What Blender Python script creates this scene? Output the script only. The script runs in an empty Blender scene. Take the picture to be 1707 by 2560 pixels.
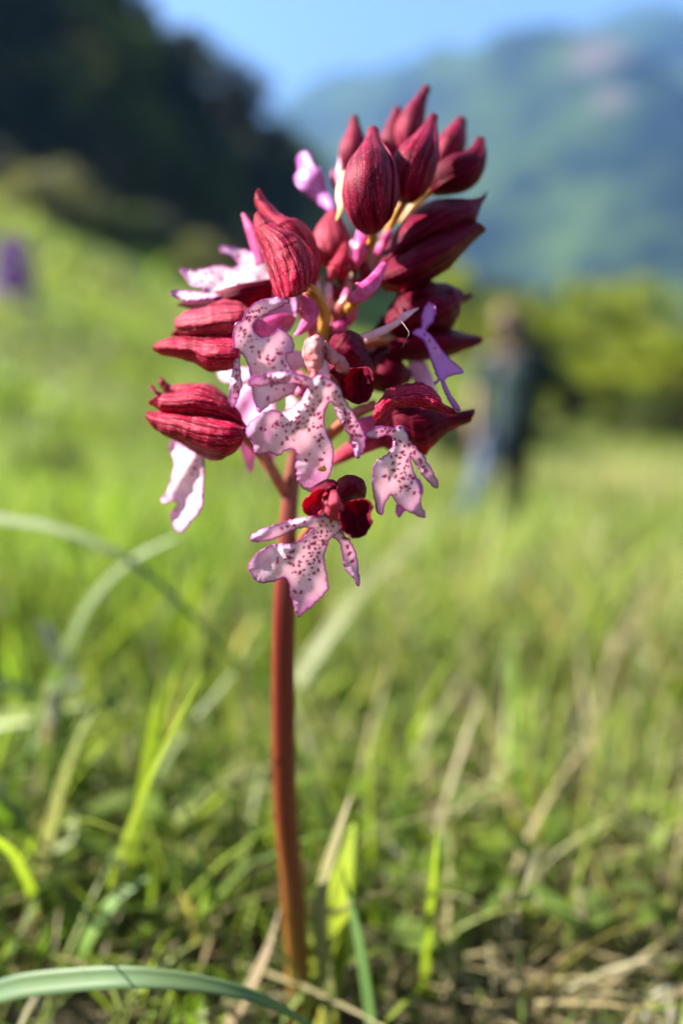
import bpy, bmesh, math, random
import numpy as np
from mathutils import Vector, Matrix
from mathutils.geometry import delaunay_2d_cdt
from mathutils import noise as mnoise

SC = bpy.context.scene
C = SC.collection
rad = math.radians
random.seed(7)
RNG = np.random.default_rng(11)

# ------------------------------------------------------------------ camera, sky, sun, exposure
F = 1707.0            # focal length in units of the photograph's pixels
CX, CY = 853.5, 1280.0
D0 = 0.142            # camera to stem distance (m)
CAMZ = 0.132
cam_d = bpy.data.cameras.new('camera')
cam = bpy.data.objects.new('camera', cam_d); C.objects.link(cam)
cam.location = (0, -D0, CAMZ); cam.rotation_euler = (rad(90), 0, 0)
cam_d.sensor_fit = 'VERTICAL'; cam_d.sensor_height = 36.0; cam_d.lens = 36.0 * F / 2560.0
cam_d.clip_start = 0.005; cam_d.clip_end = 20000
cam_d.dof.use_dof = True; cam_d.dof.focus_distance = 0.1150
cam_d.dof.aperture_fstop = 4.1; cam_d.dof.aperture_blades = 0
SC.camera = cam

TOSUN = Vector((-0.78, -0.05, 0.62)).normalized()
world = bpy.data.worlds.new('World'); SC.world = world; world.use_nodes = True
wn = world.node_tree
sky = wn.nodes.new('ShaderNodeTexSky'); sky.sky_type = 'NISHITA'; sky.sun_disc = False
sky.sun_elevation = math.asin(TOSUN.z); sky.sun_rotation = math.atan2(TOSUN.x, TOSUN.y)
sky.air_density = 1.0; sky.dust_density = 1.2; sky.ozone_density = 1.2; sky.altitude = 900
bg = wn.nodes['Background']; bg.inputs['Strength'].default_value = 0.052
wn.links.new(sky.outputs[0], bg.inputs['Color'])
sun_d = bpy.data.lights.new('sun', 'SUN'); sun_d.energy = 5.0; sun_d.angle = rad(0.53); sun_d.color = (1.0, 0.95, 0.87)
sun = bpy.data.objects.new('sun', sun_d); C.objects.link(sun)
sun.rotation_euler = (-TOSUN).to_track_quat('-Z', 'Y').to_euler()
SC.view_settings.view_transform = 'Standard'; SC.view_settings.look = 'None'
SC.view_settings.exposure = 2.45; SC.view_settings.gamma = 1.0
SC.cycles.use_denoising = True
SC.cycles.max_bounces = 7; SC.cycles.diffuse_bounces = 3; SC.cycles.transmission_bounces = 4
SC.cycles.volume_bounces = 1; SC.cycles.sample_clamp_indirect = 6.0
SC.cycles.use_adaptive_sampling = False
SC.cycles.caustics_reflective = False; SC.cycles.caustics_refractive = False

# ------------------------------------------------------------------ helpers
def V(px, py, d=0.0):
    """point at photograph pixel (px,py), d millimetres behind the stem plane"""
    D = D0 + d * 0.001
    return Vector(((px - CX) / F * D, d * 0.001, CAMZ + (CY - py) / F * D))

def face(r, u, t):
    """direction given as right, up, toward the camera"""
    return Vector((r, -t, u)).normalized()

def spline(pts, n):
    """Catmull-Rom through points (rows), n samples"""
    P = np.array([tuple(p) for p in pts], float)
    m = len(P)
    ext = np.vstack([2 * P[0] - P[1], P, 2 * P[-1] - P[-2]])
    seg = np.linalg.norm(np.diff(P, axis=0), axis=1); cum = np.concatenate([[0], np.cumsum(seg)])
    s = np.linspace(0, cum[-1], n)
    idx = np.clip(np.searchsorted(cum, s, 'right') - 1, 0, m - 2)
    t = ((s - cum[idx]) / np.maximum(seg[idx], 1e-12))[:, None]
    p0, p1, p2, p3 = ext[idx], ext[idx + 1], ext[idx + 2], ext[idx + 3]
    return 0.5 * ((2 * p1) + (-p0 + p2) * t + (2 * p0 - 5 * p1 + 4 * p2 - p3) * t ** 2 + (-p0 + 3 * p1 - 3 * p2 + p3) * t ** 3)

def profile(vals, n):
    u = np.linspace(0, 1, n)
    if isinstance(vals[0], (int, float)):
        vals = [(i / (len(vals) - 1), v) for i, v in enumerate(vals)]
    xs = [a for a, b in vals]; ys = [b for a, b in vals]
    y = np.interp(u, xs, ys)
    k = max(1, n // 12)
    pad = np.concatenate([[y[0]] * k, y, [y[-1]] * k])
    ker = np.ones(2 * k + 1) / (2 * k + 1)
    ys2 = np.convolve(pad, ker, 'valid')
    ys2[0] = y[0]; ys2[-1] = y[-1]
    return ys2

def link(name, me, mat=None, parent=None):
    o = bpy.data.objects.new(name, me); C.objects.link(o)
    if mat: me.materials.append(mat)
    if parent: o.parent = parent
    return o

def make_mesh(verts, faces, smooth=True, attr=None, attr_name='pig'):
    me = bpy.data.meshes.new('m')
    me.from_pydata([tuple(v) for v in verts], [], [tuple(f) for f in faces])
    if smooth: me.polygons.foreach_set('use_smooth', [True] * len(me.polygons))
    if attr is not None:
        a = me.color_attributes.new(attr_name, 'FLOAT_COLOR', 'POINT')
        A = np.ones((len(verts), 4), np.float32); A[:, :attr.shape[1]] = attr
        a.data.foreach_set('color', A.ravel())
    me.update()
    return me

def fast_mesh(verts, tris, col=None, smooth=True):
    me = bpy.data.meshes.new('m')
    nv, nf = len(verts), len(tris); k = tris.shape[1]
    me.vertices.add(nv); me.vertices.foreach_set('co', np.asarray(verts, np.float32).ravel())
    me.loops.add(nf * k); me.loops.foreach_set('vertex_index', np.asarray(tris, np.int32).ravel())
    me.polygons.add(nf); me.polygons.foreach_set('loop_start', np.arange(0, nf * k, k, dtype=np.int32))
    me.polygons.foreach_set('loop_total', np.full(nf, k, np.int32))
    me.polygons.foreach_set('use_smooth', np.full(nf, smooth))
    me.update(calc_edges=True)
    if col is not None:
        a = me.color_attributes.new('col', 'FLOAT_COLOR', 'POINT')
        A = np.ones((nv, 4), np.float32); A[:, :3] = col
        a.data.foreach_set('color', A.ravel())
    return me

def thing(name, label, cat, loc=(0, 0, 0), group=None):
    o = bpy.data.objects.new(name, None); C.objects.link(o); o.location = loc
    o.empty_display_size = 0.01
    tag(o, label, cat, group); return o

def tag(o, label=None, cat=None, group=None, kind=None):
    if label: o['label'] = label
    if cat: o['category'] = cat
    if group: o['group'] = group
    if kind: o['kind'] = kind
    return o

def sub(name, parent):
    o = bpy.data.objects.new(name, None); C.objects.link(o); o.parent = parent; o.empty_display_size = 0.005
    return o

# ------------------------------------------------------------------ materials
class NT:
    def __init__(s, name):
        s.m = bpy.data.materials.new(name); s.m.use_nodes = True
        s.t = s.m.node_tree; s.t.nodes.clear()
        s.out = s.n('ShaderNodeOutputMaterial')
    def n(s, typ, **kw):
        nd = s.t.nodes.new(typ)
        for k, v in kw.items():
            if k.startswith('i_'): nd.inputs[k[2:].replace('_', ' ')].default_value = v
            else: setattr(nd, k, v)
        return nd
    def l(s, a, b): s.t.links.new(a, b)
    def mix(s, fac, a, b, blend='MIX'):
        nd = s.n('ShaderNodeMix', data_type='RGBA', blend_type=blend)
        for sock, val in ((nd.inputs[0], fac), (nd.inputs[6], a), (nd.inputs[7], b)):
            if hasattr(val, 'is_output'): s.l(val, sock)
            elif isinstance(val, (tuple, list)): sock.default_value = (*val[:3], 1)
            else: sock.default_value = val
        return nd.outputs[2]
    def math(s, op, a, b=0.0, c=None, clamp=False):
        nd = s.n('ShaderNodeMath', operation=op, use_clamp=clamp)
        for sock, val in zip(nd.inputs, (a, b, c)):
            if val is None: continue
            if hasattr(val, 'is_output'): s.l(val, sock)
            else: sock.default_value = val
        return nd.outputs[0]
    def ramp(s, fac, stops):
        nd = s.n('ShaderNodeValToRGB'); s.l(fac, nd.inputs[0])
        e = nd.color_ramp.elements
        while len(e) < len(stops): e.new(0.5)
        for el, (p, c) in zip(e, stops):
            el.position = p; el.color = (*c, 1) if isinstance(c, tuple) else (c, c, c, 1)
        return nd.outputs[0]
    def noise(s, scale, vec=None, detail=3.0, rough=0.55):
        nd = s.n('ShaderNodeTexNoise'); nd.inputs['Scale'].default_value = scale
        nd.inputs['Detail'].default_value = detail; nd.inputs['Roughness'].default_value = rough
        if vec is not None: s.l(vec, nd.inputs['Vector'])
        return nd.outputs['Fac']
    def geo(s): return s.n('ShaderNodeNewGeometry').outputs['Position']
    def obj(s): return s.n('ShaderNodeTexCoord').outputs['Object']
    def attr(s, name):
        nd = s.n('ShaderNodeAttribute', attribute_name=name); return nd.outputs['Color']
    def bump(s, h, dist, strength=1.0):
        b = s.n('ShaderNodeBump'); b.inputs['Distance'].default_value = dist; b.inputs['Strength'].default_value = strength
        s.l(h, b.inputs['Height']); return b.outputs[0]
    def tissue(s, col, rough=0.5, spec=0.4, trans=0.3, tcol=None, normal=None, sheen=0.0, tint=None):
        p = s.n('ShaderNodeBsdfPrincipled')
        if tint: p.inputs['Specular Tint'].default_value = (*tint, 1)
        for k, v in (('Roughness', rough), ('Specular IOR Level', spec), ('Sheen Weight', sheen)):
            if hasattr(v, 'is_output'): s.l(v, p.inputs[k])
            else: p.inputs[k].default_value = v
        if hasattr(col, 'is_output'): s.l(col, p.inputs['Base Color'])
        else: p.inputs['Base Color'].default_value = (*col, 1)
        if normal: s.l(normal, p.inputs['Normal'])
        if trans > 0:
            t = s.n('ShaderNodeBsdfTranslucent'); tc = tcol if tcol is not None else col
            if hasattr(tc, 'is_output'): s.l(tc, t.inputs[0])
            else: t.inputs[0].default_value = (*tc, 1)
            if normal: s.l(normal, t.inputs['Normal'])
            m = s.n('ShaderNodeMixShader'); m.inputs[0].default_value = trans
            s.l(p.outputs[0], m.inputs[1]); s.l(t.outputs[0], m.inputs[2]); s.l(m.outputs[0], s.out.inputs[0])
        else: s.l(p.outputs[0], s.out.inputs[0])
        return s.m

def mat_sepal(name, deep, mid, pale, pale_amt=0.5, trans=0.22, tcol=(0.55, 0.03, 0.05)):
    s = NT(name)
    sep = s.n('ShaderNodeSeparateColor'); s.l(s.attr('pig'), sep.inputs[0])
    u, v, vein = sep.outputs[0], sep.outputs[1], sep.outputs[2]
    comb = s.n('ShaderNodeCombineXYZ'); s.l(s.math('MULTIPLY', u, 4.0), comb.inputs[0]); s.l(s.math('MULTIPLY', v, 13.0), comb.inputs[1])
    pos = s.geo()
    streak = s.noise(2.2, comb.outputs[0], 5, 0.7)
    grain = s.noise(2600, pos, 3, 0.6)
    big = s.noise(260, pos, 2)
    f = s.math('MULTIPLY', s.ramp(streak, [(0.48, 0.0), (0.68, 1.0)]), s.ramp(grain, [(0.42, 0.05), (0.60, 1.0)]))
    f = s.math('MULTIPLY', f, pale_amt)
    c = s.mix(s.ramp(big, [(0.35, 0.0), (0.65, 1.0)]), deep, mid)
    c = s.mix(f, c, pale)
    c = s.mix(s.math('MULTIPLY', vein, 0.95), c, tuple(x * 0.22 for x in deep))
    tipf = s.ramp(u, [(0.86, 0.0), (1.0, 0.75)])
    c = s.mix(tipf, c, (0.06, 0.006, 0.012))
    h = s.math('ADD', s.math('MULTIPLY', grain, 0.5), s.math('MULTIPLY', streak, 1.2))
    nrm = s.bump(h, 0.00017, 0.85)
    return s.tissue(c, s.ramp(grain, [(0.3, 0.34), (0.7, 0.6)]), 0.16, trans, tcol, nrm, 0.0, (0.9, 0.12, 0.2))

M = {}
M['sepal'] = mat_sepal('crimson_sepal', (0.19, 0.001, 0.018), (0.36, 0.003, 0.040), (0.80, 0.30, 0.38), 0.8, 0.30, (0.8, 0.012, 0.07))
M['sepal_shade'] = mat_sepal('shade_toned_sepal', (0.055, 0.0005, 0.008), (0.12, 0.001, 0.017), (0.36, 0.06, 0.11), 0.25, 0.20, (0.6, 0.006, 0.03))  # crimson sepal darkened, shade carried in its colour
M['sepal_pale'] = mat_sepal('rosy_sepal', (0.26, 0.014, 0.040), (0.40, 0.045, 0.08), (0.72, 0.30, 0.34), 0.7, 0.28, (0.7, 0.08, 0.10))
M['sepal_lit_fold'] = mat_sepal('sunlit_toned_fold', (0.42, 0.10, 0.11), (0.58, 0.22, 0.22), (0.78, 0.52, 0.50), 0.9, 0.2, (0.7, 0.12, 0.14))  # folded sepal made paler, sunlight painted into its colour
M['bud'] = mat_sepal('bud_sepal', (0.11, 0.001, 0.014), (0.22, 0.002, 0.030), (0.70, 0.24, 0.36), 0.45, 0.12, (0.4, 0.01, 0.02))

def mat_lip(name, body, margin, spot=(0.36, 0.010, 0.13), trans=0.38):
    s = NT(name)
    sep = s.n('ShaderNodeSeparateColor'); s.l(s.attr('pig'), sep.inputs[0])
    mg, sp, tip = sep.outputs[0], sep.outputs[1], sep.outputs[2]
    pos = s.geo(); n1 = s.noise(900, pos, 4, 0.65); n2 = s.noise(3200, pos, 2)
    blush = s.math('MULTIPLY', tip, s.ramp(n1, [(0.3, 0.25), (0.7, 1.0)]))
    c = s.mix(blush, body, tuple(0.3 * a + 0.7 * b for a, b in zip(body, (0.56, 0.20, 0.56))))
    c = s.mix(s.math('MULTIPLY', s.ramp(n2, [(0.35, 0), (0.65, 1)]), 0.14), c, margin)
    c = s.mix(mg, c, margin)
    c = s.mix(sp, c, spot)
    nrm = s.bump(s.math('ADD', n1, s.math('MULTIPLY', n2, 0.4)), 0.00012, 0.7)
    return s.tissue(c, 0.42, 0.4, trans, None, nrm, 0.0)
M['lip'] = mat_lip('spotted_lip', (0.86, 0.66, 0.71), (0.34, 0.035, 0.27), trans=0.46)
M['lip_violet'] = mat_lip('violet_lip', (0.60, 0.22, 0.58), (0.30, 0.02, 0.30))
M['lip_pink'] = mat_lip('pink_lip', (0.74, 0.34, 0.58), (0.50, 0.08, 0.38))

def mat_simple(name, a, b, scale, rough=0.45, trans=0.2, spec=0.4, bump=0.0001, streak=None):
    s = NT(name); pos = s.geo(); n = s.noise(scale, pos, 4, 0.6)
    c = s.mix(s.ramp(n, [(0.35, 0), (0.65, 1)]), a, b)
    if streak:
        sep = s.n('ShaderNodeSeparateColor'); s.l(s.attr('pig'), sep.inputs[0])
        c = s.mix(s.math('MULTIPLY', sep.outputs[2], 0.8), c, streak)
    return s.tissue(c, rough, spec, trans, None, s.bump(n, bump, 0.6))
M['petal'] = mat_simple('magenta_petal', (0.50, 0.035, 0.18), (0.68, 0.12, 0.34), 500, 0.4, 0.35)
M['petal_light'] = mat_simple('pale_pink_petal', (0.70, 0.30, 0.42), (0.78, 0.46, 0.56), 500, 0.4, 0.35)
M['ovary'] = mat_simple('golden_ovary', (0.42, 0.21, 0.035), (0.50, 0.29, 0.06), 600, 0.38, 0.15, streak=(0.20, 0.035, 0.02))
M['ovary_red'] = mat_simple('russet_ovary', (0.30, 0.06, 0.05), (0.36, 0.15, 0.07), 500, 0.38, 0.15, streak=(0.16, 0.02, 0.03))
M['bract'] = mat_simple('yellow_bract', (0.70, 0.44, 0.14), (0.78, 0.54, 0.26), 500, 0.45, 0.3)
def mat_stem():
    s = NT('orchid_stem')
    sep = s.n('ShaderNodeSeparateColor'); s.l(s.attr('pig'), sep.inputs[0])
    u, v, vein = sep.outputs[0], sep.outputs[1], sep.outputs[2]
    comb = s.n('ShaderNodeCombineXYZ'); s.l(s.math('MULTIPLY', u, 5.0), comb.inputs[0]); s.l(s.math('MULTIPLY', v, 40.0), comb.inputs[1])
    st = s.noise(1.0, comb.outputs[0], 4, 0.6)
    # green at the base, russet along the stalk, crimson among the flowers
    base = s.ramp(u, [(0.0, (0.22, 0.16, 0.02)), (0.10, (0.20, 0.125, 0.018)), (0.20, (0.16, 0.07, 0.013)), (0.33, (0.14, 0.030, 0.010)), (0.55, (0.13, 0.011, 0.010)), (0.8, (0.22, 0.05, 0.04)), (1.0, (0.30, 0.15, 0.04))])
    c = s.mix(s.ramp(st, [(0.35, 0.0), (0.7, 0.55)]), base, (0.07, 0.005, 0.010))
    c = s.mix(s.math('MULTIPLY', vein, 0.35), c, (0.18, 0.06, 0.018))
    return s.tissue(c, 0.38, 0.35, 0.08, (0.4, 0.06, 0.02), s.bump(st, 0.0002, 0.8))
M['stem'] = mat_stem()

def mat_blade():
    s = NT('grass_blade')
    c = s.attr('col'); n = s.noise(60, s.geo(), 3)
    c2 = s.mix(s.math('MULTIPLY', s.ramp(n, [(0.3, 0), (0.7, 1)]), 0.35), c, (0.16, 0.19, 0.06))
    tc = s.mix(1.0, c2, (1.25, 1.35, 0.55), 'MULTIPLY')
    return s.tissue(c2, 0.45, 0.25, 0.5, tc)
M['blade'] = mat_blade()
def mat_ground():
    s = NT('meadow_ground'); pos = s.geo()
    n1 = s.noise(0.35, pos, 5); n2 = s.noise(9.0, pos, 5); n3 = s.noise(140, pos, 3)
    c = s.mix(s.ramp(n1, [(0.35, 0), (0.65, 1)]), (0.08, 0.12, 0.02), (0.15, 0.145, 0.05))
    c = s.mix(s.math('MULTIPLY', s.ramp(n2, [(0.4, 0), (0.62, 1)]), 0.6), c, (0.07, 0.10, 0.022))
    # bare humus between the tufts close to the plant
    d = s.n('ShaderNodeVectorMath', operation='LENGTH'); s.l(pos, d.inputs[0])
    near = s.ramp(s.math('DIVIDE', d.outputs['Value'], 4.0), [(0.15, 1.0), (0.6, 0.0)])
    soil = s.mix(s.ramp(n3, [(0.35, 0), (0.65, 1)]), (0.030, 0.026, 0.014), (0.085, 0.068, 0.038))
    c = s.mix(near, c, soil)
    return s.tissue(c, 0.95, 0.1, 0.0, None, s.bump(n3, 0.004, 0.7))
M['ground'] = mat_ground()
def mat_leaf(name, a, b, scale, trans=0.3):
    s = NT(name); n = s.noise(scale, s.geo(), 3)
    c = s.mix(s.ramp(n, [(0.35, 0), (0.65, 1)]), a, b)
    return s.tissue(c, 0.6, 0.12, trans, s.mix(1.0, c, (1.3, 1.4, 0.6), 'MULTIPLY'))
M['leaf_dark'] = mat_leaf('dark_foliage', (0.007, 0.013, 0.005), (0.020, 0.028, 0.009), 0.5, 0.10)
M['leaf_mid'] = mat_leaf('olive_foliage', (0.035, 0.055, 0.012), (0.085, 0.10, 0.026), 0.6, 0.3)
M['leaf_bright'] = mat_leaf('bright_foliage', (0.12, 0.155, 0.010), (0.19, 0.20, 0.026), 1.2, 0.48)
M['leaf_brown'] = mat_leaf('brownish_foliage', (0.10, 0.105, 0.04), (0.16, 0.14, 0.075), 1.5, 0.3)
M['bark'] = mat_simple('bark', (0.06, 0.045, 0.03), (0.12, 0.09, 0.06), 30, 0.9, 0.0, 0.1, 0.01)

# ------------------------------------------------------------------ the ground
def hill(x, y):
    x = np.asarray(x, float); y = np.asarray(y, float)
    xe = 0.725 * x - 0.275 * np.sqrt(x * x + 0.25) + 0.1375       # the slope eases towards the right
    a = 0.5 * (-0.80 * xe + 0.75 * y - 4.6)
    k = 1.0
    up = k * np.logaddexp(0, a / k) - 0.0955
    far = np.clip((y - 60) / 60, 0, 1.6)                      # behind the crest the hill falls to the valley
    up = up * (1 - 0.0 * far) - 45 * np.clip(far, 0, None) ** 2 * (1 / (1 + np.exp(-(x - 5) / 12)))
    base = -0.03 * np.clip(x + 0.5 * y, -4, 4.5) - 0.38 * np.exp(-((x - 1.0) / 1.6) ** 2 - ((y - 4.2) / 1.8) ** 2)
    r = np.sqrt(x * x + y * y)
    amp = np.clip((r - 0.25) / 1.5, 0, 1)
    bumps = 0.05 * np.sin(2.1 * x + 0.6 * y + 1) * np.sin(1.7 * y - 0.9 * x) + 0.02 * np.sin(5.3 * x + 2) * np.sin(4.7 * y)
    big = 0.28 * np.sin(0.55 * x + 0.3) * np.sin(0.42 * y + 0.8) * np.clip((r - 4) / 8, 0, 1)
    return up + base + bumps * amp + big

def grid_mesh(xs, ys, fn):
    X, Y = np.meshgrid(xs, ys); Z = fn(X, Y)
    nx, ny = len(xs), len(ys)
    v = np.stack([X, Y, Z], -1).reshape(-1, 3)
    i = np.arange(nx * ny).reshape(ny, nx)
    f = np.stack([i[:-1, :-1], i[:-1, 1:], i[1:, 1:], i[1:, :-1]], -1).reshape(-1, 4)
    return fast_mesh(v, f)

s1 = np.sinh(np.linspace(-6.2, 6.2, 180)) / np.sinh(6.2)
xs = s1 * 160
t1 = np.linspace(0, 1, 170)
ys = -6 + 166 * (np.sinh(5.4 * t1) / np.sinh(5.4)) * 1.0
ys = np.unique(np.concatenate([np.linspace(-6, 0, 20), 0.0 + 160 * np.sinh(6 * t1) / np.sinh(6)]))
ground = tag(link('ground', grid_mesh(xs, ys, hill), M['ground']), 'sunlit grassy hillside rising behind the orchid', kind='structure')

# ------------------------------------------------------------------ the far mountain
def ridge_noise(x, y, s, o):
    return np.array([mnoise.noise((a * s + o, b * s, o)) for a, b in zip(x.ravel(), y.ravel())]).reshape(x.shape)

def mountain_fn(X, Y):
    # crest height as a function of bearing (x / distance), read as slope of the skyline
    th = X / np.maximum(Y, 1)
    cs = np.interp(th, [-0.6, -0.25, -0.07, 0.02, 0.09, 0.15, 0.26, 0.35, 0.41, 0.46, 0.50, 0.60, 0.9, 1.4],
                   [0.20, 0.42, 0.60, 0.632, 0.655, 0.675, 0.69, 0.705, 0.728, 0.735, 0.725, 0.69, 0.62, 0.5])
    crest_y = 980.0
    zc = cs * crest_y * 1.02
    t = np.clip((Y - 130) / (crest_y - 130), 0, 1.4)
    base = -60 + (zc + 60) * np.where(t < 1, t ** 1.06, 1 - 0.9 * (t - 1))
    # spurs running down the face, slanting to the left, their left flanks in the sun
    q = X * 0.92 + (Y - 600) * 0.50
    spur = np.abs(((q / 290.0 + 0.15) % 1.0) - 0.62)
    tri = np.where((q / 290.0 + 0.15) % 1.0 < 0.62, ((q / 290.0 + 0.15) % 1.0) / 0.62, (1 - ((q / 290.0 + 0.15) % 1.0)) / 0.38)
    env = np.clip(1 - np.abs(t - 0.5) / 0.5, 0, 1)
    n = ridge_noise(X, Y, 1 / 220.0, 3.3) * 42 + ridge_noise(X, Y, 1 / 80.0, 9.1) * 18 + ridge_noise(X, Y, 1 / 30.0, 5.5) * 8
    return base + env * (tri - 0.5) * 170 + n * np.clip(t * 3, 0, 1) * np.clip(1.25 - np.abs(t - 0.7), 0.3, 1) * np.where(t > 0.93, 0.45, 1)
mx = np.linspace(-230, 1150, 130); my = np.linspace(165, 1150, 110)
def on_face(px, py):
    # where the slope stands along this bearing
    yy = np.linspace(170, 1100, 500); xx = (px - CX) / F * yy; zz = mountain_fn(xx[None], yy[None])[0]
    hit = np.where(zz >= (CY - py) / F * yy)[0]; i = hit[0] if len(hit) else int(np.argmax(zz / yy))
    return float(xx[i]), float(yy[i]), float(zz[i])
def mat_mountain():
    s = NT('mountain_slope'); pos = s.geo()
    n1 = s.noise(0.012, pos, 6, 0.6); n2 = s.noise(0.05, pos, 5, 0.65); n3 = s.noise(0.25, pos, 3)
    c = s.mix(s.ramp(n1, [(0.42, 0), (0.56, 1)]), (0.003, 0.006, 0.007), (0.032, 0.052, 0.011))
    c = s.mix(s.math('MULTIPLY', s.ramp(n2, [(0.4, 0), (0.6, 1)]), 0.6), c, (0.004, 0.009, 0.007))
    # pale rock faces high on the mountain
    def blob(cx, cy, cz, r):
        vm = s.n('ShaderNodeVectorMath', operation='DISTANCE'); s.l(pos, vm.inputs[0]); vm.inputs[1].default_value = (cx, cy, cz)
        d = s.math('ADD', s.math('DIVIDE', vm.outputs['Value'], r), s.math('MULTIPLY', s.math('SUBTRACT', n2, 0.5), 1.6))
        return s.ramp(d, [(0.75, 1.0), (1.05, 0.0)])
    rock = s.math('MAXIMUM', blob(*on_face(1530, 105), 34), blob(*on_face(1525, 250), 13))
    rc = s.mix(n3, (0.045, 0.036, 0.034), (0.085, 0.066, 0.060))
    c = s.mix(rock, c, rc)
    return s.tissue(c, 0.95, 0.05, 0.0, None, s.bump(n2, 8.0, 0.8))
M['mountain'] = mat_mountain()
mountain = tag(link('mountain', grid_mesh(mx, my, mountain_fn), M['mountain']), 'forested mountain with a pale rock face across the valley', kind='structure')

# ------------------------------------------------------------------ grass
GREENS = np.array([(0.17, 0.25, 0.030), (0.24, 0.31, 0.035), (0.14, 0.22, 0.05), (0.29, 0.33, 0.06), (0.22, 0.29, 0.09), (0.30, 0.32, 0.11)])
DRY = np.array([(0.46, 0.38, 0.22), (0.40, 0.31, 0.17), (0.52, 0.45, 0.30), (0.34, 0.24, 0.14)]) * 0.78
GREENS = GREENS * np.array([0.68, 0.76, 0.46])

def blades(base, h, w, lean_dir, lean, droop, col, seg=4, twist=None):
    """numpy strip blades: arrays of n"""
    n = len(h)
    t = np.linspace(0, 1, seg + 1)
    dx, dy = np.cos(lean_dir), np.sin(lean_dir)
    sx, sy = -dy, dx
    if twist is not None:
        c, s_ = np.cos(twist), np.sin(twist); sx, sy = sx * c - dx * s_, sy * c - dy * s_
    verts = np.zeros((n, 2 * (seg + 1), 3), np.float32); cols = np.zeros((n, 2 * (seg + 1), 3), np.float32)
    for i, ti in enumerate(t):
        off = h * (lean * ti + droop * ti ** 2)
        z = h * (ti - 0.5 * droop * ti ** 2.5)
        wi = w * (0.75 + 0.5 * ti) * (1 - ti ** 2.2) + w * 0.03
        cx = base[:, 0] + dx * off; cy = base[:, 1] + dy * off; cz = base[:, 2] + z
        for k, sg in ((0, -1), (1, 1)):
            verts[:, 2 * i + k, 0] = cx + sg * sx * wi * 0.5
            verts[:, 2 * i + k, 1] = cy + sg * sy * wi * 0.5
            verts[:, 2 * i + k, 2] = cz
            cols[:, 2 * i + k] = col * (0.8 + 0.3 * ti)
    o = (np.arange(n) * 2 * (seg + 1))[:, None]
    quads = np.concatenate([o + np.array([[2 * i, 2 * i + 1, 2 * i + 3, 2 * i + 2]]) for i in range(seg)], 0)
    return verts.reshape(-1, 3), quads, cols.reshape(-1, 3)

def vnoise(x, y, s, o=0.0):
    return 0.5 + 0.25 * (np.sin(x * s + o) * np.sin(y * s * 1.13 + 2 * o) + np.sin(x * s * 2.3 + 1.7 * y * s + o) + 0.0) + 0.15 * np.sin(y * s * 3.1 - x * s * 1.9 + 3 * o)

def meadow(n, y0, y1, hmin, hmax, wmin, wmax, dry, seg, spread=0.62, power=1.0, seed=0):
    r = np.random.default_rng(seed)
    y = y0 + (y1 - y0) * r.random(n) ** power
    x = (r.random(n) * 2 - 1) * (spread * (y + D0) + 0.10)
    patch = vnoise(x, y, 6.0 / max(y1 * 0.35, 0.12), seed * 1.3)
    keep = (r.random(n) < 0.35 + 0.9 * patch)
    # leave the air in front of the flower and the stem itself free
    keep &= ~((y < 0.035) & (np.abs(x) < 0.17)) | ((hmax < 0.05) & ((y > 0.03) | (np.abs(x) > 0.012)))
    x, y, patch = x[keep], y[keep], patch[keep]; m = len(x)
    z = hill(x, y) - 0.004
    h = hmin + (hmax - hmin) * r.random(m) ** 1.6
    w = wmin + (wmax - wmin) * r.random(m)
    g = GREENS[np.clip((vnoise(x, y, 9.0 / max(y1 * 0.4, 0.15), seed + 5.0) * 6 + r.normal(0, 1.1, m)).astype(int), 0, 5)]
    rightness = np.clip(0.5 + x / (0.5 * (y + D0)) * 0.45, 0.15, 1)
    dry_patch = 0.6 * np.exp(-((x - 3.2) ** 2 + (y - 8.5) ** 2) / 2.6 ** 2) + 0.35 * np.exp(-((x + 5) ** 2 + (y - 14) ** 2) / 3.0 ** 2)
    isdry = r.random(m) < dry * rightness * 2 * (0.4 + patch) + dry_patch
    col = np.where(isdry[:, None], DRY[r.integers(0, 4, m)], g) * r.uniform(0.75, 1.2, (m, 1))
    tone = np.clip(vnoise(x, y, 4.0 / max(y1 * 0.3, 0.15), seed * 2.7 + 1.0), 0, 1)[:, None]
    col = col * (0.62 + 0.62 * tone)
    h = np.where(isdry, h * 0.8, h)
    return blades(np.stack([x, y, z], 1), h, w, r.random(m) * 6.283, r.uniform(0.0, 0.55, m), r.uniform(0.1, 1.0, m) ** 1.5, col, seg, r.uniform(-0.9, 0.9, m))

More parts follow.
